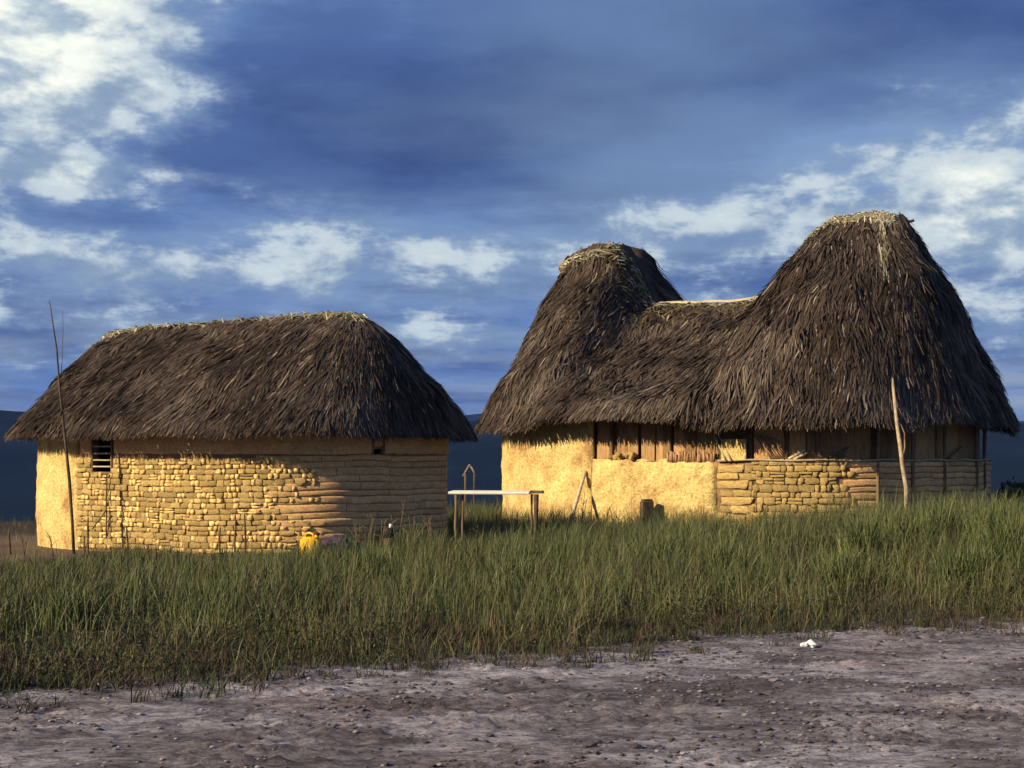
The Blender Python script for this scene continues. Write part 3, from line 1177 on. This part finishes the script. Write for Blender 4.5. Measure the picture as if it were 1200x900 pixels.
roofR = Roof(HR, ([0, .16, .36, .60, 1], [0, 1.35, 2.45, 3.2, 4.15]), zr_, yr_, bulge_r, 300, -.45, lambda x: .055 * ss(-2.6, -3.1, x))
rrf = roofR.core(HR.root)
roofR.strands(rrf, 76000, .34, grey=.46, wid=(.013, .046), ln=(.3, .95))
roofR.ridge_tufts(rrf, 900, 'ridge_straw', [1.9, 2.4, 2.9, 3.4], .5, STRAW + MOSS[:1], up=.14, yj=.40)
roofR.ridge_tufts(rrf, 900, 'ridge_straw', [-1.9, -1.0, 0, .7], .95, MOSS + STRAW[1:3], up=.10, yj=1.6)
roofR.ridge_tufts(rrf, 800, 'ridge_straw', [-4.2, -3.8, -3.4, -3.1], .6, [(0.10, 0.08, 0.06), (0.2, 0.165, 0.12)] + STRAW[1:2], up=.12, yj=.36)
for k, (x0, x1, zz) in enumerate(((-2.1, .65, .075), (-1.9, .3, .05))):
    xs = np.linspace(x0, x1, 9)
    link('ridge_pole', tube_mesh('ridge_pole', [(x, -.03 - .07 * k, float(zr_(x)) + zz + .012 * math.sin(x * 7)) for x in xs], [.024 - .006 * k] * 9, 7, k, .3), M['straw' if k == 0 else 'palewood'], rrf)
link('ridge_pole', tube_mesh('ridge_pole', [(3.0, .1, 6.18), (3.45, .1, 6.16), (3.95, .1, 6.22)], [.035, .033, .03], 7, 5, .3), M['darkwood'], rrf)


# pale straw worked along the ridges and bound under the crests
roofR.straws(rrf, 'ridge_straw', 260, (3.30, 4.60), (.90, .945), STRAW, .9)
roofR.straws(rrf, 'ridge_straw', 420, (4.75, 6.0), (.93, 1.0), STRAW, .6)
roofR.straws(rrf, 'ridge_straw', 520, (4.42, 4.95), (.74, 1.0), MOSS, .45)
roofR.straws(rrf, 'ridge_straw', 160, (4.42, 5.0), (.965, 1.0), STRAW, .9)
tq = np.linspace(4.9, 6.2, 400)
pq = roofR.pt(tq, .35)
Xq, Yq = HR.world(pq[:, 0], pq[:, 1])
tq = float(tq[np.argmin(np.abs(600 + 1800 * Xq / Yq - 1036))])
roofR.straws(rrf, 'hanging_fronds', 170, (tq - .05, tq + .03), (.38, .95), STRAW + MOSS[3:], -1, (.25, .8))
roofL.straws(rl, 'ridge_straw', 420, (3.35, 5.9), (.955, 1.0), STRAW + MOSS[:2], .7)
roofL.straws(rl, 'ridge_straw', 70, (3.35, 4.5), (.95, 1.0), STRAW[:1] + STRAW[3:], .9)

# ------------------------------------------------------------------ things around the huts
def P3(px, Y, z):
    return ((px - 600) / 1800 * Y, Y, z)


def gz(x, y):
    return float(ground_z(np.array([x]), np.array([y]))[0])


def zat(py, Y):
    return CAM_H + (535 - py) / 1800 * Y


# bowed mast at the end of the low hut
bx, by = P3(87, 27.6, 0)[:2]
b0 = gz(bx, by)
mast = empty('mast', (bx, by, b0))
tag(mast, 'tall thin bowed stick mast standing in front of the low hut', 'mast')
Ym = 27.6
pts = [((px - 87) / 1800 * Ym, 0, zat(py, Ym) - b0) for px, py in ((87, 648), (84.5, 610), (81, 560), (77, 520), (73, 485), (70, 455), (66.5, 410), (62, 380), (58, 352))]
pts[0] = (0, 0, -.12)
link('pole', tube_mesh('pole', pts, [.030, .029, .027, .024, .021, .018, .015, .012, .008], 7, 1, .25), M['darkwood'], mast)
link('branch', tube_mesh('branch', [((px - 87) / 1800 * Ym, -.02, zat(py, Ym) - b0) for px, py in ((72, 482), (68, 493), (62, 501), (55, 506))], [.013, .012, .01, .006], 6), M['wood'], mast)
link('branch', tube_mesh('branch', [((px - 87) / 1800 * Ym, .02, zat(py, Ym) - b0) for px, py in ((70.5, 455), (72.5, 420), (73.5, 385), (73, 364))], [.008, .007, .005, .003], 6), M['wood'], mast)

# gnarled pole leaning on the tall hut's eave
Yp = 31.6
bx, by = P3(1062, Yp, 0)[:2]
b0 = gz(bx, by)
lp = empty('leaning_pole', (bx, by, b0))
tag(lp, 'gnarled pale forked pole leaning against the eave of the two-peaked hut', 'pole')
ptsw = [(1064, 31.6, 600), (1062, 31.66, 572), (1057.5, 31.75, 545), (1054.5, 31.85, 520), (1051, 32.0, 497), (1048, 32.35, 465), (1045, 32.85, 436)]
pts = [(P3(a, Y, 0)[0] - bx, Y - by, zat(py, Y) - b0) for a, Y, py in ptsw]
pts[0] = (0.0, 0, -.1)
link('pole', tube_mesh('pole', pts, [.048, .05, .042, .046, .036, .034, .022], 8, 3, .35), M['pole_wood'], lp)
pts = [(P3(a, Y, 0)[0] - bx, Y - by, zat(py, Y) - b0) for a, Y, py in ((1057, 31.78, 540), (1060.5, 31.8, 525), (1060, 31.83, 508), (1056, 31.9, 498))]
link('branch', tube_mesh('branch', pts, [.02, .018, .014, .008], 6, 4, .3), M['wood'], lp)

# stick leaning on the plastered wall, casting its shadow beside it
p, a = on_wall(HR, 688, 1.42, .05)
X, Y = HR.world(p[0], p[1])
tp = Vector((float(X), float(Y), HR.z0 + 1.40))
bx, by = P3(664, 34.55, 0)[:2]
b0 = gz(bx, by)
st = link('leaning_stick', tube_mesh('leaning_stick', [(0, 0, -.05)] + [tuple((tp - Vector((bx, by, b0))) * f + Vector((0, 0, .01 * math.sin(f * 9)))) for f in (.25, .5, .75, 1.0)], [.045, .044, .042, .04, .036], 7, 6, .2), M['palewood'], None, (bx, by, b0))
tag(st, 'straight pale stick leaning on the yellow plastered wall', 'stick')

# plank table between the huts
Yt = 26.6
x0, x1 = P3(525, Yt, 0)[0], P3(643, Yt, 0)[0]
b0 = gz(.5 * (x0 + x1), Yt)
tb = empty('plank_table', (.5 * (x0 + x1), Yt, b0), math.radians(-16))
tag(tb, 'narrow whitish plank table on rough posts between the two huts', 'table')
zt = zat(577, Yt) - b0
hw = (x1 - x0) / 2
link('table_top', box_mesh('table_top', 2 * hw - .28, .30, .04, .008, .004, 2), M['white_plank'], tb, (-.14, 0, zt)).rotation_euler = (math.radians(5), 0, 0)
for k, (xx, yy, r) in enumerate(((-hw + .13, -.10, .025), (-hw + .19, .11, .02), (hw - .17, -.08, .042), (hw - .30, .11, .02))):
    link('leg', tube_mesh('leg', wander((xx, yy, -.1), (xx, yy, zt - .026), 4, .01, k), [r, r * .96, r, r * .95, r], 8, k, .3), M['darkwood' if k == 2 else 'wood'], tb)
link('cross_piece', box_mesh('cross_piece', .25, .07, .055, .012, .008, 5), M['darkwood'], tb, (hw - .15, -.12, zt + .012))

# yellow jerrycan
Yj = 25.75
bx = P3(364, Yj, 0)[0]
b0 = gz(bx, Yj)
jc = empty('jerrycan', (bx, Yj, b0), math.radians(-25))
jc.scale = (1.12, 1.12, 1.12)
tag(jc, 'bright yellow plastic jerrycan at the corner of the low hut', 'jerrycan')
bm = bmesh.new()
bmesh.ops.create_cube(bm, size=1)
for v in bm.verts:
    k = .86 if v.co.z > 0 else 1
    v.co = Vector((v.co.x * .33 * k, v.co.y * .2, v.co.z * .36 + .18))
bmesh.ops.bevel(bm, geom=bm.edges[:], offset=.035, segments=3, affect='EDGES')
me = bpy.data.meshes.new('body')
bm.to_mesh(me)
bm.free()
me.polygons.foreach_set('use_smooth', [True] * len(me.polygons))
link('body', me, M['yellow'], jc)
link('handle', tube_mesh('handle', [(-.09, 0, .34), (-.085, 0, .405), (-.02, 0, .42), (.045, 0, .405), (.05, 0, .34)], [.018] * 5, 8), M['yellow'], jc)
link('spout', tube_mesh('spout', [(.10, 0, .34), (.115, 0, .395)], [.032, .03], 10), M['yellow'], jc)
link('cap', tube_mesh('cap', [(.115, 0, .392), (.124, 0, .425)], [.038, .038], 10), M['redcap'], jc)


# bundles of dark cloth on the ground next to it
def bundle(name, px, Y, w, d, hgt, mat, seed):
    bx = P3(px, Y, 0)[0]
    b0 = gz(bx, Y)
    bm = bmesh.new()
    bmesh.ops.create_icosphere(bm, subdivisions=4, radius=1)
    for v in bm.verts:
        n = v.co.normalized()
        f = 1 + .22 * float(fbm(n.x * 2.2, n.y * 2.2, n.z * 2.2, seed, 3)) + .07 * math.sin(9 * n.x + 5 * n.z + 4 * float(vnoise(n.x * 2, n.y * 2, n.z * 2, seed + 2)))
        z = n.z * f
        v.co = Vector((n.x * f * w, n.y * f * d, max(z, -.25) * hgt))
    me = bpy.data.meshes.new(name)
    for f in bm.faces:
        f.smooth = True
    bm.to_mesh(me)
    bm.free()
    return link(name, me, mat, None, (bx, Y, b0 + hgt * .2))


tag(bundle('cloth_bundle', 392, 26.1, .30, .22, .34, M['cloth'], 5), 'heap of dark violet cloth on the ground right beside the yellow jerrycan', 'cloth')
tag(bundle('cloth_bundle', 411, 26.2, .20, .18, .27, M['cloth_green'], 8), 'smaller heap of dark greenish cloth at the far side of the violet heap', 'cloth')

# sooty pot with a white cup on its rim
Yk = 27.4
bx = P3(455, Yk, 0)[0]
b0 = gz(bx, Yk)
pot = empty('cooking_pot', (bx, Yk, b0))
tag(pot, 'sooty black pot with a white lid knob by the brown end wall', 'pot')
link('stand', tube_mesh('stand', [(0, 0, -.05), (0, 0, .3)], [.13, .11], 9, 2, .2), M['darkwood'], pot)
link('body', tube_mesh('body', [(0, 0, .28), (0, 0, .33), (0, 0, .42), (0, 0, .48)], [.07, .115, .12, .10], 14), M['soot'], pot)
link('knob', tube_mesh('knob', [(.04, 0, .47), (.04, 0, .55)], [.035, .03], 10), M['white'], pot)

# stump before the low plastered wall
p, a = on_wall(HR, 762, 0, .42)
X, Y = HR.world(p[0], p[1])
X, Y = float(X), float(Y)
X = P3(758, Y, 0)[0]
b0 = gz(X, Y)
stump = empty('stump', (X, Y, b0), .3)
tag(stump, 'squat dark square-cut log block before the low plastered wall', 'log block')
link('trunk', box_mesh('trunk', .27, .25, .95, .03, .014, 4, 2), M['darkwood'], stump, (0, 0, .28))
link('top', box_mesh('top', .22, .2, .02, .006, .004, 5), M['wood'], stump, (0, 0, .762))

# frame of a small shelter far behind, seen between the huts
Yf = 47.0
bx = P3(550, Yf, 0)[0]
b0 = float(ground_low(np.array([bx]), np.array([Yf]))[0])
fr = empty('pole_frame', (bx, Yf, b0))
tag(fr, 'small gabled frame of bare pale poles seen in the gap between the huts', 'frame')
zt1, zt2 = zat(555, Yf) - b0, zat(545, Yf) - b0
for sx in (-1, 1):
    for sy in (0, .9):
        link('post', tube_mesh('post', wander((sx * .14, sy, -.2), (sx * .14, sy, zt1), 4, .01, sx + 5), [.018] * 5, 6), M['wood'], fr)
        link('rafter', tube_mesh('rafter', [(sx * .20, sy, zt1 - .08), (sx * .01, sy, zt2)], [.018, .016], 6), M['pole_wood'], fr)
link('ridge_pole', tube_mesh('ridge_pole', [(0, -.06, zt2), (0, .96, zt2)], [.022, .022], 6), M['palewood'], fr)

# stick that leans under the barred window, and its prop
p, a = on_wall(HL, 129.5, 0, .10)
X, Y = [float(v) for v in HL.world(p[0], p[1])]
sk = empty('window_stick', (X, Y, 0.0))
tag(sk, 'thin dark stick standing upright against the wall below the barred window', 'stick')
link('pole', tube_mesh('pole', wander((0, 0, .25), (.0, .02, 1.44), 6, .008, 3), [.013] * 7, 6), M['darkwood'], sk)
link('branch', tube_mesh('branch', wander((-.25, -.03, .42), (.0, 0, .78), 3, .01, 5), [.012] * 4, 6), M['darkwood'], sk)

# stakes in the yard
for k, (px, Y, top, lab) in enumerate(((12, 27.5, 618, 'short dark stake standing alone on the bare sand left of the low hut'),
                                       (150, 26.6, 616, None), (275, 25.7, 604, None), (289, 25.6, 602, None), (258, 25.9, 618, None), (104, 27.2, 606, 'crooked twig stake standing right beside the tall stick mast'))):
    bx = P3(px, Y, 0)[0]
    b0 = gz(bx, Y)
    hgt = zat(top, Y) - b0
    o = link('stake', tube_mesh('stake', wander((0, 0, -.12), (random.uniform(-.04, .04), 0, hgt), 4, .015, k + 40), [.02, .019, .018, .017, .013], 6, k, .3), M['darkwood'], None, (bx, Y, b0))
    tag(o, lab or 'thin upright stake before the lit blocky wall of the low hut', 'stake', None if lab else 'stakes before the low hut')

# crumpled white scrap on the bare earth
Yw = 14.0
bx = P3(947, Yw, 0)[0]
wb = empty('litter', (bx, Yw, gz(bx, Yw)))
tag(wb, 'crumpled white scrap of litter lying on the bare grey earth', 'litter')
for k, (dx, w, hgt) in enumerate(((-.035, .032, .034), (.03, .05, .05))):
    bm = bmesh.new()
    bmesh.ops.create_icosphere(bm, subdivisions=2, radius=1)
    r = random.Random(k + 70)
    for v in bm.verts:
        f = 1 + r.uniform(-.33, .33)
        v.co = Vector((v.co.x * w * f, v.co.y * w * .8 * f, v.co.z * hgt * f * .8 + hgt * .4))
    me = bpy.data.meshes.new('crumple')
    bm.to_mesh(me)
    bm.free()
    link('crumple', me, M['white'], wb, (dx, .02 * k, 0))

# ------------------------------------------------------------------ vegetation
def blades(name, x, y, hgt, wid, lean, colr, parent=None, kind='stuff', zfun=ground_z, loc=None):
    n = len(x)
    z = zfun(x, y) - .02
    an = rng.random(n) * 2 * np.pi
    if isinstance(lean, tuple):
        ln_, wind = lean
    else:
        ln_, wind = lean, 0.0
    messy = np.where(rng.random(n) < .35, 1.9, 1.0)
    lx, ly = np.cos(an) * ln_ * messy * rng.random(n) + wind, np.sin(an) * ln_ * messy * rng.random(n)
    lx, ly = np.clip(lx, -1.3, 1.3), np.clip(ly, -1.3, 1.3)
    fa = rng.random(n) * np.pi
    sx, sy = np.cos(fa), np.sin(fa)
    V = np.zeros((n, 7, 3))
    for j, (f, wf) in enumerate(((0, 1), (.4, .9), (.75, .6))):
        cx = x + lx * hgt * f ** 1.9
        cy = y + ly * hgt * f ** 1.9
        cz = z + hgt * f * (1 - .25 * f * (lx ** 2 + ly ** 2))
        for k, s in enumerate((-.5, .5)):
            V[:, j * 2 + k] = np.stack((cx + sx * wid * wf * s, cy + sy * wid * wf * s, cz), -1)
    V[:, 6] = np.stack((x + lx * hgt, y + ly * hgt, z + hgt * (1 - .25 * (lx ** 2 + ly ** 2))), -1)
    q = np.array([0, 1, 3, 2, 2, 3, 5, 4, 4, 5, 6])
    F = (q[None] + (np.arange(n) * 7)[:, None]).ravel()
    LT = np.tile([4, 4, 3], n)
    C = np.repeat(colr[:, None], 7, 1)
    if loc is not None:
        V = V - np.array(loc)
    me = npmesh(name, V.reshape(-1, 3), F, LT, C.reshape(-1, 3))
    return link(name, me, M['grass'], parent, loc, kind)


GREENS = np.array([(0.066, 0.088, 0.030), (0.096, 0.120, 0.040), (0.140, 0.152, 0.058), (0.044, 0.062, 0.024), (0.135, 0.122, 0.058), (0.090, 0.064, 0.040)])


def in_hut(x, y, pad=.1):
    m = np.zeros(len(x), bool)
    for h in (HL, HR):
        c, d = math.cos(h.rot), math.sin(h.rot)
        lx = (x - h.cx) * c - (y - h.cy) * d
        ly = (x - h.cx) * d + (y - h.cy) * c
        m |= (np.abs(lx) / (h.aw * h.k + pad)) ** h.n + (np.abs(ly) / (h.bw * h.k + pad)) ** h.n < 1
    return m


def scatter(n, y0=10.0, y1=44.0):
    # more blades close by, spread over everything in view and a margin round it
    y = y0 + (y1 - y0) * rng.random(n) ** 1.15
    x = (rng.random(n) * 2 - 1) * (y * .345 + 3.0)
    return x, y


def grass_field(n):
    x, y = scatter(int(n * 1.9))
    ed = y - edge_y(x)
    d = ss(.3, 3.0, ed + 1.1 * fbm(x * .9, y * .9, 0, 71, 3))
    cl = .07 + .93 * ss(-.30, .22, fbm(x * 1.7, y * 1.7, 0, 72, 3))
    sand_ = ss(-6.6, -7.6, x + .5 * fbm(x * .8, y * .8, 0, 53, 3)) * ss(24.4, 25.6, y)
    keep = (rng.random(len(x)) < d * cl * (1 - .96 * sand_)) & ~in_hut(x, y)
    x, y, ed = x[keep][:n], y[keep][:n], ed[keep][:n]
    m = len(x)
    big = fbm(x * .55, y * .55, 0, 73, 3)
    h = .20 + .30 * ss(.4, 5.0, ed) + .14 * big + .16 * fbm(x * 2.1, y * 2.1, 0, 74, 2)
    h = h * (.42 + .58 * ss(-4.6, -.6, x + np.maximum(25 - y, -1) * .42)) + .08 * ss(2, 7, x)
    h = np.clip(h * 1.02, .10, .95) * (.40 + .85 * rng.random(m) ** 1.2)
    w = .004 + .007 * rng.random(m)
    tone_ = fbm(x * .7, y * .7, 0, 75, 3) + .6 * fbm(x * 3, y * 3, 0, 76, 2)
    ci = np.clip((1.6 + 1.5 * tone_ + rng.normal(0, 1.1, m)), 0, 3.99).astype(int)
    dry = rng.random(m) < (.11 + .40 * (1 - ss(.8, 3.6, ed)) + .20 * ss(.1, .6, fbm(x * .8, y * .8, 0, 78, 2)))
    ci = np.where(dry, 4 + (rng.random(m) < .6), ci)
    C = GREENS[ci] * (.75 + .5 * rng.random((m, 1)))
    return blades('grass', x, y, h, w, (.55, .05), C)


tag(grass_field(255000), 'deep rough green grass growing between the bare earth and the huts', 'grass')


def low_weeds(n):
    """sparse dry tufts where the grass gives way to bare earth"""
    nt_ = n // 26
    tx, ty = scatter(nt_ * 6, 10.0, 19)
    e = ty - edge_y(tx)
    k = (e > -.8) & (e < 3.4) & (rng.random(len(tx)) < .25 + .75 * ss(-.5, .6, e))
    tx, ty = tx[k][:nt_], ty[k][:nt_]
    x = (tx[:, None] + rng.normal(0, .05, (len(tx), 26))).ravel()
    y = (ty[:, None] + rng.normal(0, .05, (len(tx), 26))).ravel()
    m = len(x)
    h = np.repeat(.07 + .16 * rng.random(len(tx)) ** 1.5, 26) * (.5 + .8 * rng.random(m))
    c0 = np.where(rng.random((len(tx), 1)) < .5, np.array((0.060, 0.043, 0.028)), np.array((0.042, 0.050, 0.020)))
    C = np.repeat(c0, 26, 0) * (.6 + .8 * rng.random((m, 1)))
    return blades('weeds', x, y, h, .004 + .007 * rng.random(m), .95, C)


tag(low_weeds(46000), 'low dry weeds thinning out along the edge of the bare earth', 'weeds')


def scrub(nt_):
    """low leafy scrub tangled into the front of the grass"""
    x, y = scatter(nt_ * 9, 10.5, 24)
    e = y - edge_y(x)
    k = (e > .3) & (e < 6.5) & (rng.random(len(x)) < ss(-.15, .45, fbm(x * .7, y * .7, 0, 88, 3) + .25 * ss(-3, 3, x)))
    x, y = x[k][:nt_], y[k][:nt_]
    m = len(x)
    nl = 90
    hh = .10 + .26 * rng.random(m)
    d = rng.normal(0, 1, (m, nl, 3))
    d /= np.linalg.norm(d, axis=2, keepdims=True)
    c = d * (rng.random((m, nl, 1)) ** .45) * np.stack((hh * .9, hh * .9, hh * .75), -1)[:, None]
    c[..., 2] = np.abs(c[..., 2] + hh[:, None] * .45)
    c = c + np.stack((x, y, ground_z(x, y)), -1)[:, None]
    a, b = rng.normal(0, 1, (m, nl, 3)), rng.normal(0, 1, (m, nl, 3))
    a /= np.linalg.norm(a, axis=2, keepdims=True)
    b /= np.linalg.norm(b, axis=2, keepdims=True)
    sz = .006 + .014 * rng.random((m, nl, 1))
    V = np.stack((c - a * sz, c + b * sz * .45, c + a * sz, c - b * sz * .45), 2)
    pal = np.array([(0.045, 0.058, 0.020), (0.070, 0.072, 0.030), (0.075, 0.050, 0.032), (0.032, 0.044, 0.018), (0.055, 0.065, 0.026)])
    C = pal[rng.integers(0, 5, m)][:, None] * (.6 + .8 * rng.random((m, nl, 1)))
    C = np.repeat(C[:, :, None], 4, 2)
    n = m * nl
    return link('scrub', npmesh('scrub', V.reshape(-1, 3), np.arange(n * 4), np.full(n, 4), C.reshape(-1, 3)), M['bush'], kind='stuff')


tag(scrub(900), 'low leafy brown and green scrub tangled into the front of the grass', 'scrub')


def stalks(n):
    x, y = scatter(n * 4, 13, 30)
    k = (y - edge_y(x) > 1.5) & ~in_hut(x, y) & (rng.random(len(x)) < ss(-.3, .4, fbm(x * .8, y * .8, 0, 83, 2))) & (x > -6 + (y - 24) * .3)
    x, y = x[k][:n], y[k][:n]
    m = len(x)
    C = np.array((0.12, 0.095, 0.055)) * (.5 + .8 * rng.random((m, 1)))
    return blades('seed_stalks', x, y, .30 + .55 * rng.random(m), .0035 + .004 * rng.random(m), (.5, .03), C)


tag(stalks(2300), 'thin brown seed stalks standing up through the green grass', 'grass')

# tall tussocks that stand out of the grass
for k, (px, Y, h0) in enumerate(((770, 21.5, .62), (848, 20.0, .66), (1010, 21.0, .85), (1062, 21.5, .8), (1105, 22.0, .85), (1160, 21.0, .95), (1190, 20.0, .9), (985, 19.0, .6), (85, 15.5, .55), (250, 16.5, .5), (1130, 18.5, .7), (600, 19.5, .6), (440, 21.5, .55))):
    bx = P3(px, Y, 0)[0]
    b0 = gz(bx, Y)
    n = 420
    x = bx + np.clip(rng.normal(0, .15, n), -.28, .28)
    y = Y + np.clip(rng.normal(0, .15, n), -.28, .28)
    C = GREENS[rng.integers(0, 4, n)] * (.85 + .6 * rng.random((n, 1)))
    o = blades('grass_tussock', x, y, h0 * (.5 + .5 * rng.random(n)), .009 + .007 * rng.random(n), .5, C, kind=None, loc=(bx, Y, b0))
    tag(o, 'tall tussock of upright green blades rising out of the rough grass', 'tussock', 'tussocks in the rough grass')


# dry branching weeds along the huts
def dry_weed(px, Y, hgt, seed, label, group):
    bx = P3(px, Y, 0)[0]
    b0 = gz(bx, Y)
    r = random.Random(seed)
    root = empty('dry_weed', (bx, Y, b0))
    tag(root, label, 'weed', group)
    for k in range(r.randint(2, 4)):
        tx, ty = r.uniform(-.14, .14), r.uniform(-.1, .1)
        hh = hgt * r.uniform(.65, 1)
        pts = [(0.02 * k, 0, -.05), (tx * .3, ty * .3, hh * .4), (tx * .7, ty * .7, hh * .75), (tx, ty, hh)]
        st_ = link('stem', tube_mesh('stem', pts, [.009, .008, .006, .003], 5), M['weed'], root)
        for j in range(3):
            f = r.uniform(.35, .9)
            p = Vector((tx * f, ty * f, hh * f))
            q = p + Vector((r.uniform(-.16, .16), r.uniform(-.1, .1), r.uniform(.05, .2)))
            link('twig', tube_mesh('twig', [p, p.lerp(q, .5) + Vector((0, 0, .01)), q], [.005, .004, .002], 4), M['weed'], st_)


for k, (px, Y, h0) in enumerate(((430, 26.4, .75), (446, 26.3, 1.0), (466, 26.6, 1.05), (484, 26.8, .75), (497, 26.5, .7), (507, 26.7, .8), (420, 26.2, .7))):
    dry_weed(px, Y, h0, k, 'dry branching weed before the brown shaded end wall of the low hut', 'weeds by the shaded end wall')
for k, (px, Y, h0) in enumerate(((545, 28.0, .6), (558, 27.6, .55), (572, 28.2, .6), (583, 27.8, .7))):
    dry_weed(px, Y, h0, 30 + k, 'dry weed growing under the whitish plank table', 'weeds under the table')
for k, (px, Y, h0) in enumerate(((680, 33.0, 1.0), (709, 32.6, .9), (722, 32.6, .75))):
    dry_weed(px, Y, h0, 50 + k, 'dry weed before the yellow wall near the leaning pale stick', 'weeds by the leaning stick')
for k, (px, Y, h0) in enumerate(((62, 26.8, .55), (98, 26.6, .45), (28, 27.0, .6))):
    dry_weed(px, Y, h0, 70 + k, 'low dry weed on the bare sand around the tall stick mast', 'weeds on the sand')


def bush(px, Y, w, hgt, seed, label):
    bx = P3(px, Y, 0)[0]
    b0 = gz(bx, Y)
    root = empty('bush', (bx, Y, b0))
    tag(root, label, 'bush')
    r = np.random.default_rng(seed)
    n = 1500
    d = r.normal(0, 1, (n, 3))
    d /= np.linalg.norm(d, axis=1, keepdims=True)
    rad = r.random(n) ** .4 * (1 + .35 * fbm(d[:, 0] * 2, d[:, 1] * 2, d[:, 2] * 2, seed, 2))
    c = d * rad[:, None] * np.array((w, w, hgt * .55)) + np.array((0, 0, hgt * .55))
    c[:, 2] = np.maximum(c[:, 2], .05)
    a, b = r.normal(0, 1, (n, 3)), r.normal(0, 1, (n, 3))
    a /= np.linalg.norm(a, axis=1, keepdims=True)
    b /= np.linalg.norm(b, axis=1, keepdims=True)
    sz = .05 + .05 * r.random((n, 1))
    V = np.stack((c - a * sz, c + b * sz * .5, c + a * sz, c - b * sz * .5), 1)
    C = np.repeat((GREENS[r.integers(0, 4, n)] * .8)[:, None], 4, 1)
    link('foliage', npmesh('foliage', V.reshape(-1, 3), np.arange(n * 4), np.full(n, 4), C.reshape(-1, 3)), M['bush'], root)
    for k in range(4):
        link('stem', tube_mesh('stem', [(0, 0, -.1), tuple(r.normal(0, .12, 2)) + (hgt * .4,), tuple(r.normal(0, .3, 2)) + (hgt * .85,)], [.03, .022, .01], 6), M['darkwood'], root)


bush(1192, 36.5, .5, 1.0, 4, 'green bush behind the shaded end of the two-peaked hut')

# ------------------------------------------------------------------ the air between here and the far hills
hz = bpy.data.materials.new('hazy_air')
hz.use_nodes = True
hz.node_tree.nodes.clear()
ho = hz.node_tree.nodes.new('ShaderNodeOutputMaterial')
hv = hz.node_tree.nodes.new('ShaderNodeVolumePrincipled')
hv.inputs['Color'].default_value = (0.17, 0.33, 1.0, 1)
hv.inputs['Density'].default_value = 4.5e-5
hz.node_tree.links.new(hv.outputs[0], ho.inputs['Volume'])
bm = bmesh.new()
bmesh.ops.create_cube(bm, size=1)
for v in bm.verts:
    v.co = Vector((v.co.x * 19000, v.co.y * 19000, 170 if v.co.z > 0 else -75))
me = bpy.data.meshes.new('haze')
bm.to_mesh(me)
bm.free()
link('haze', me, hz, kind='stuff')
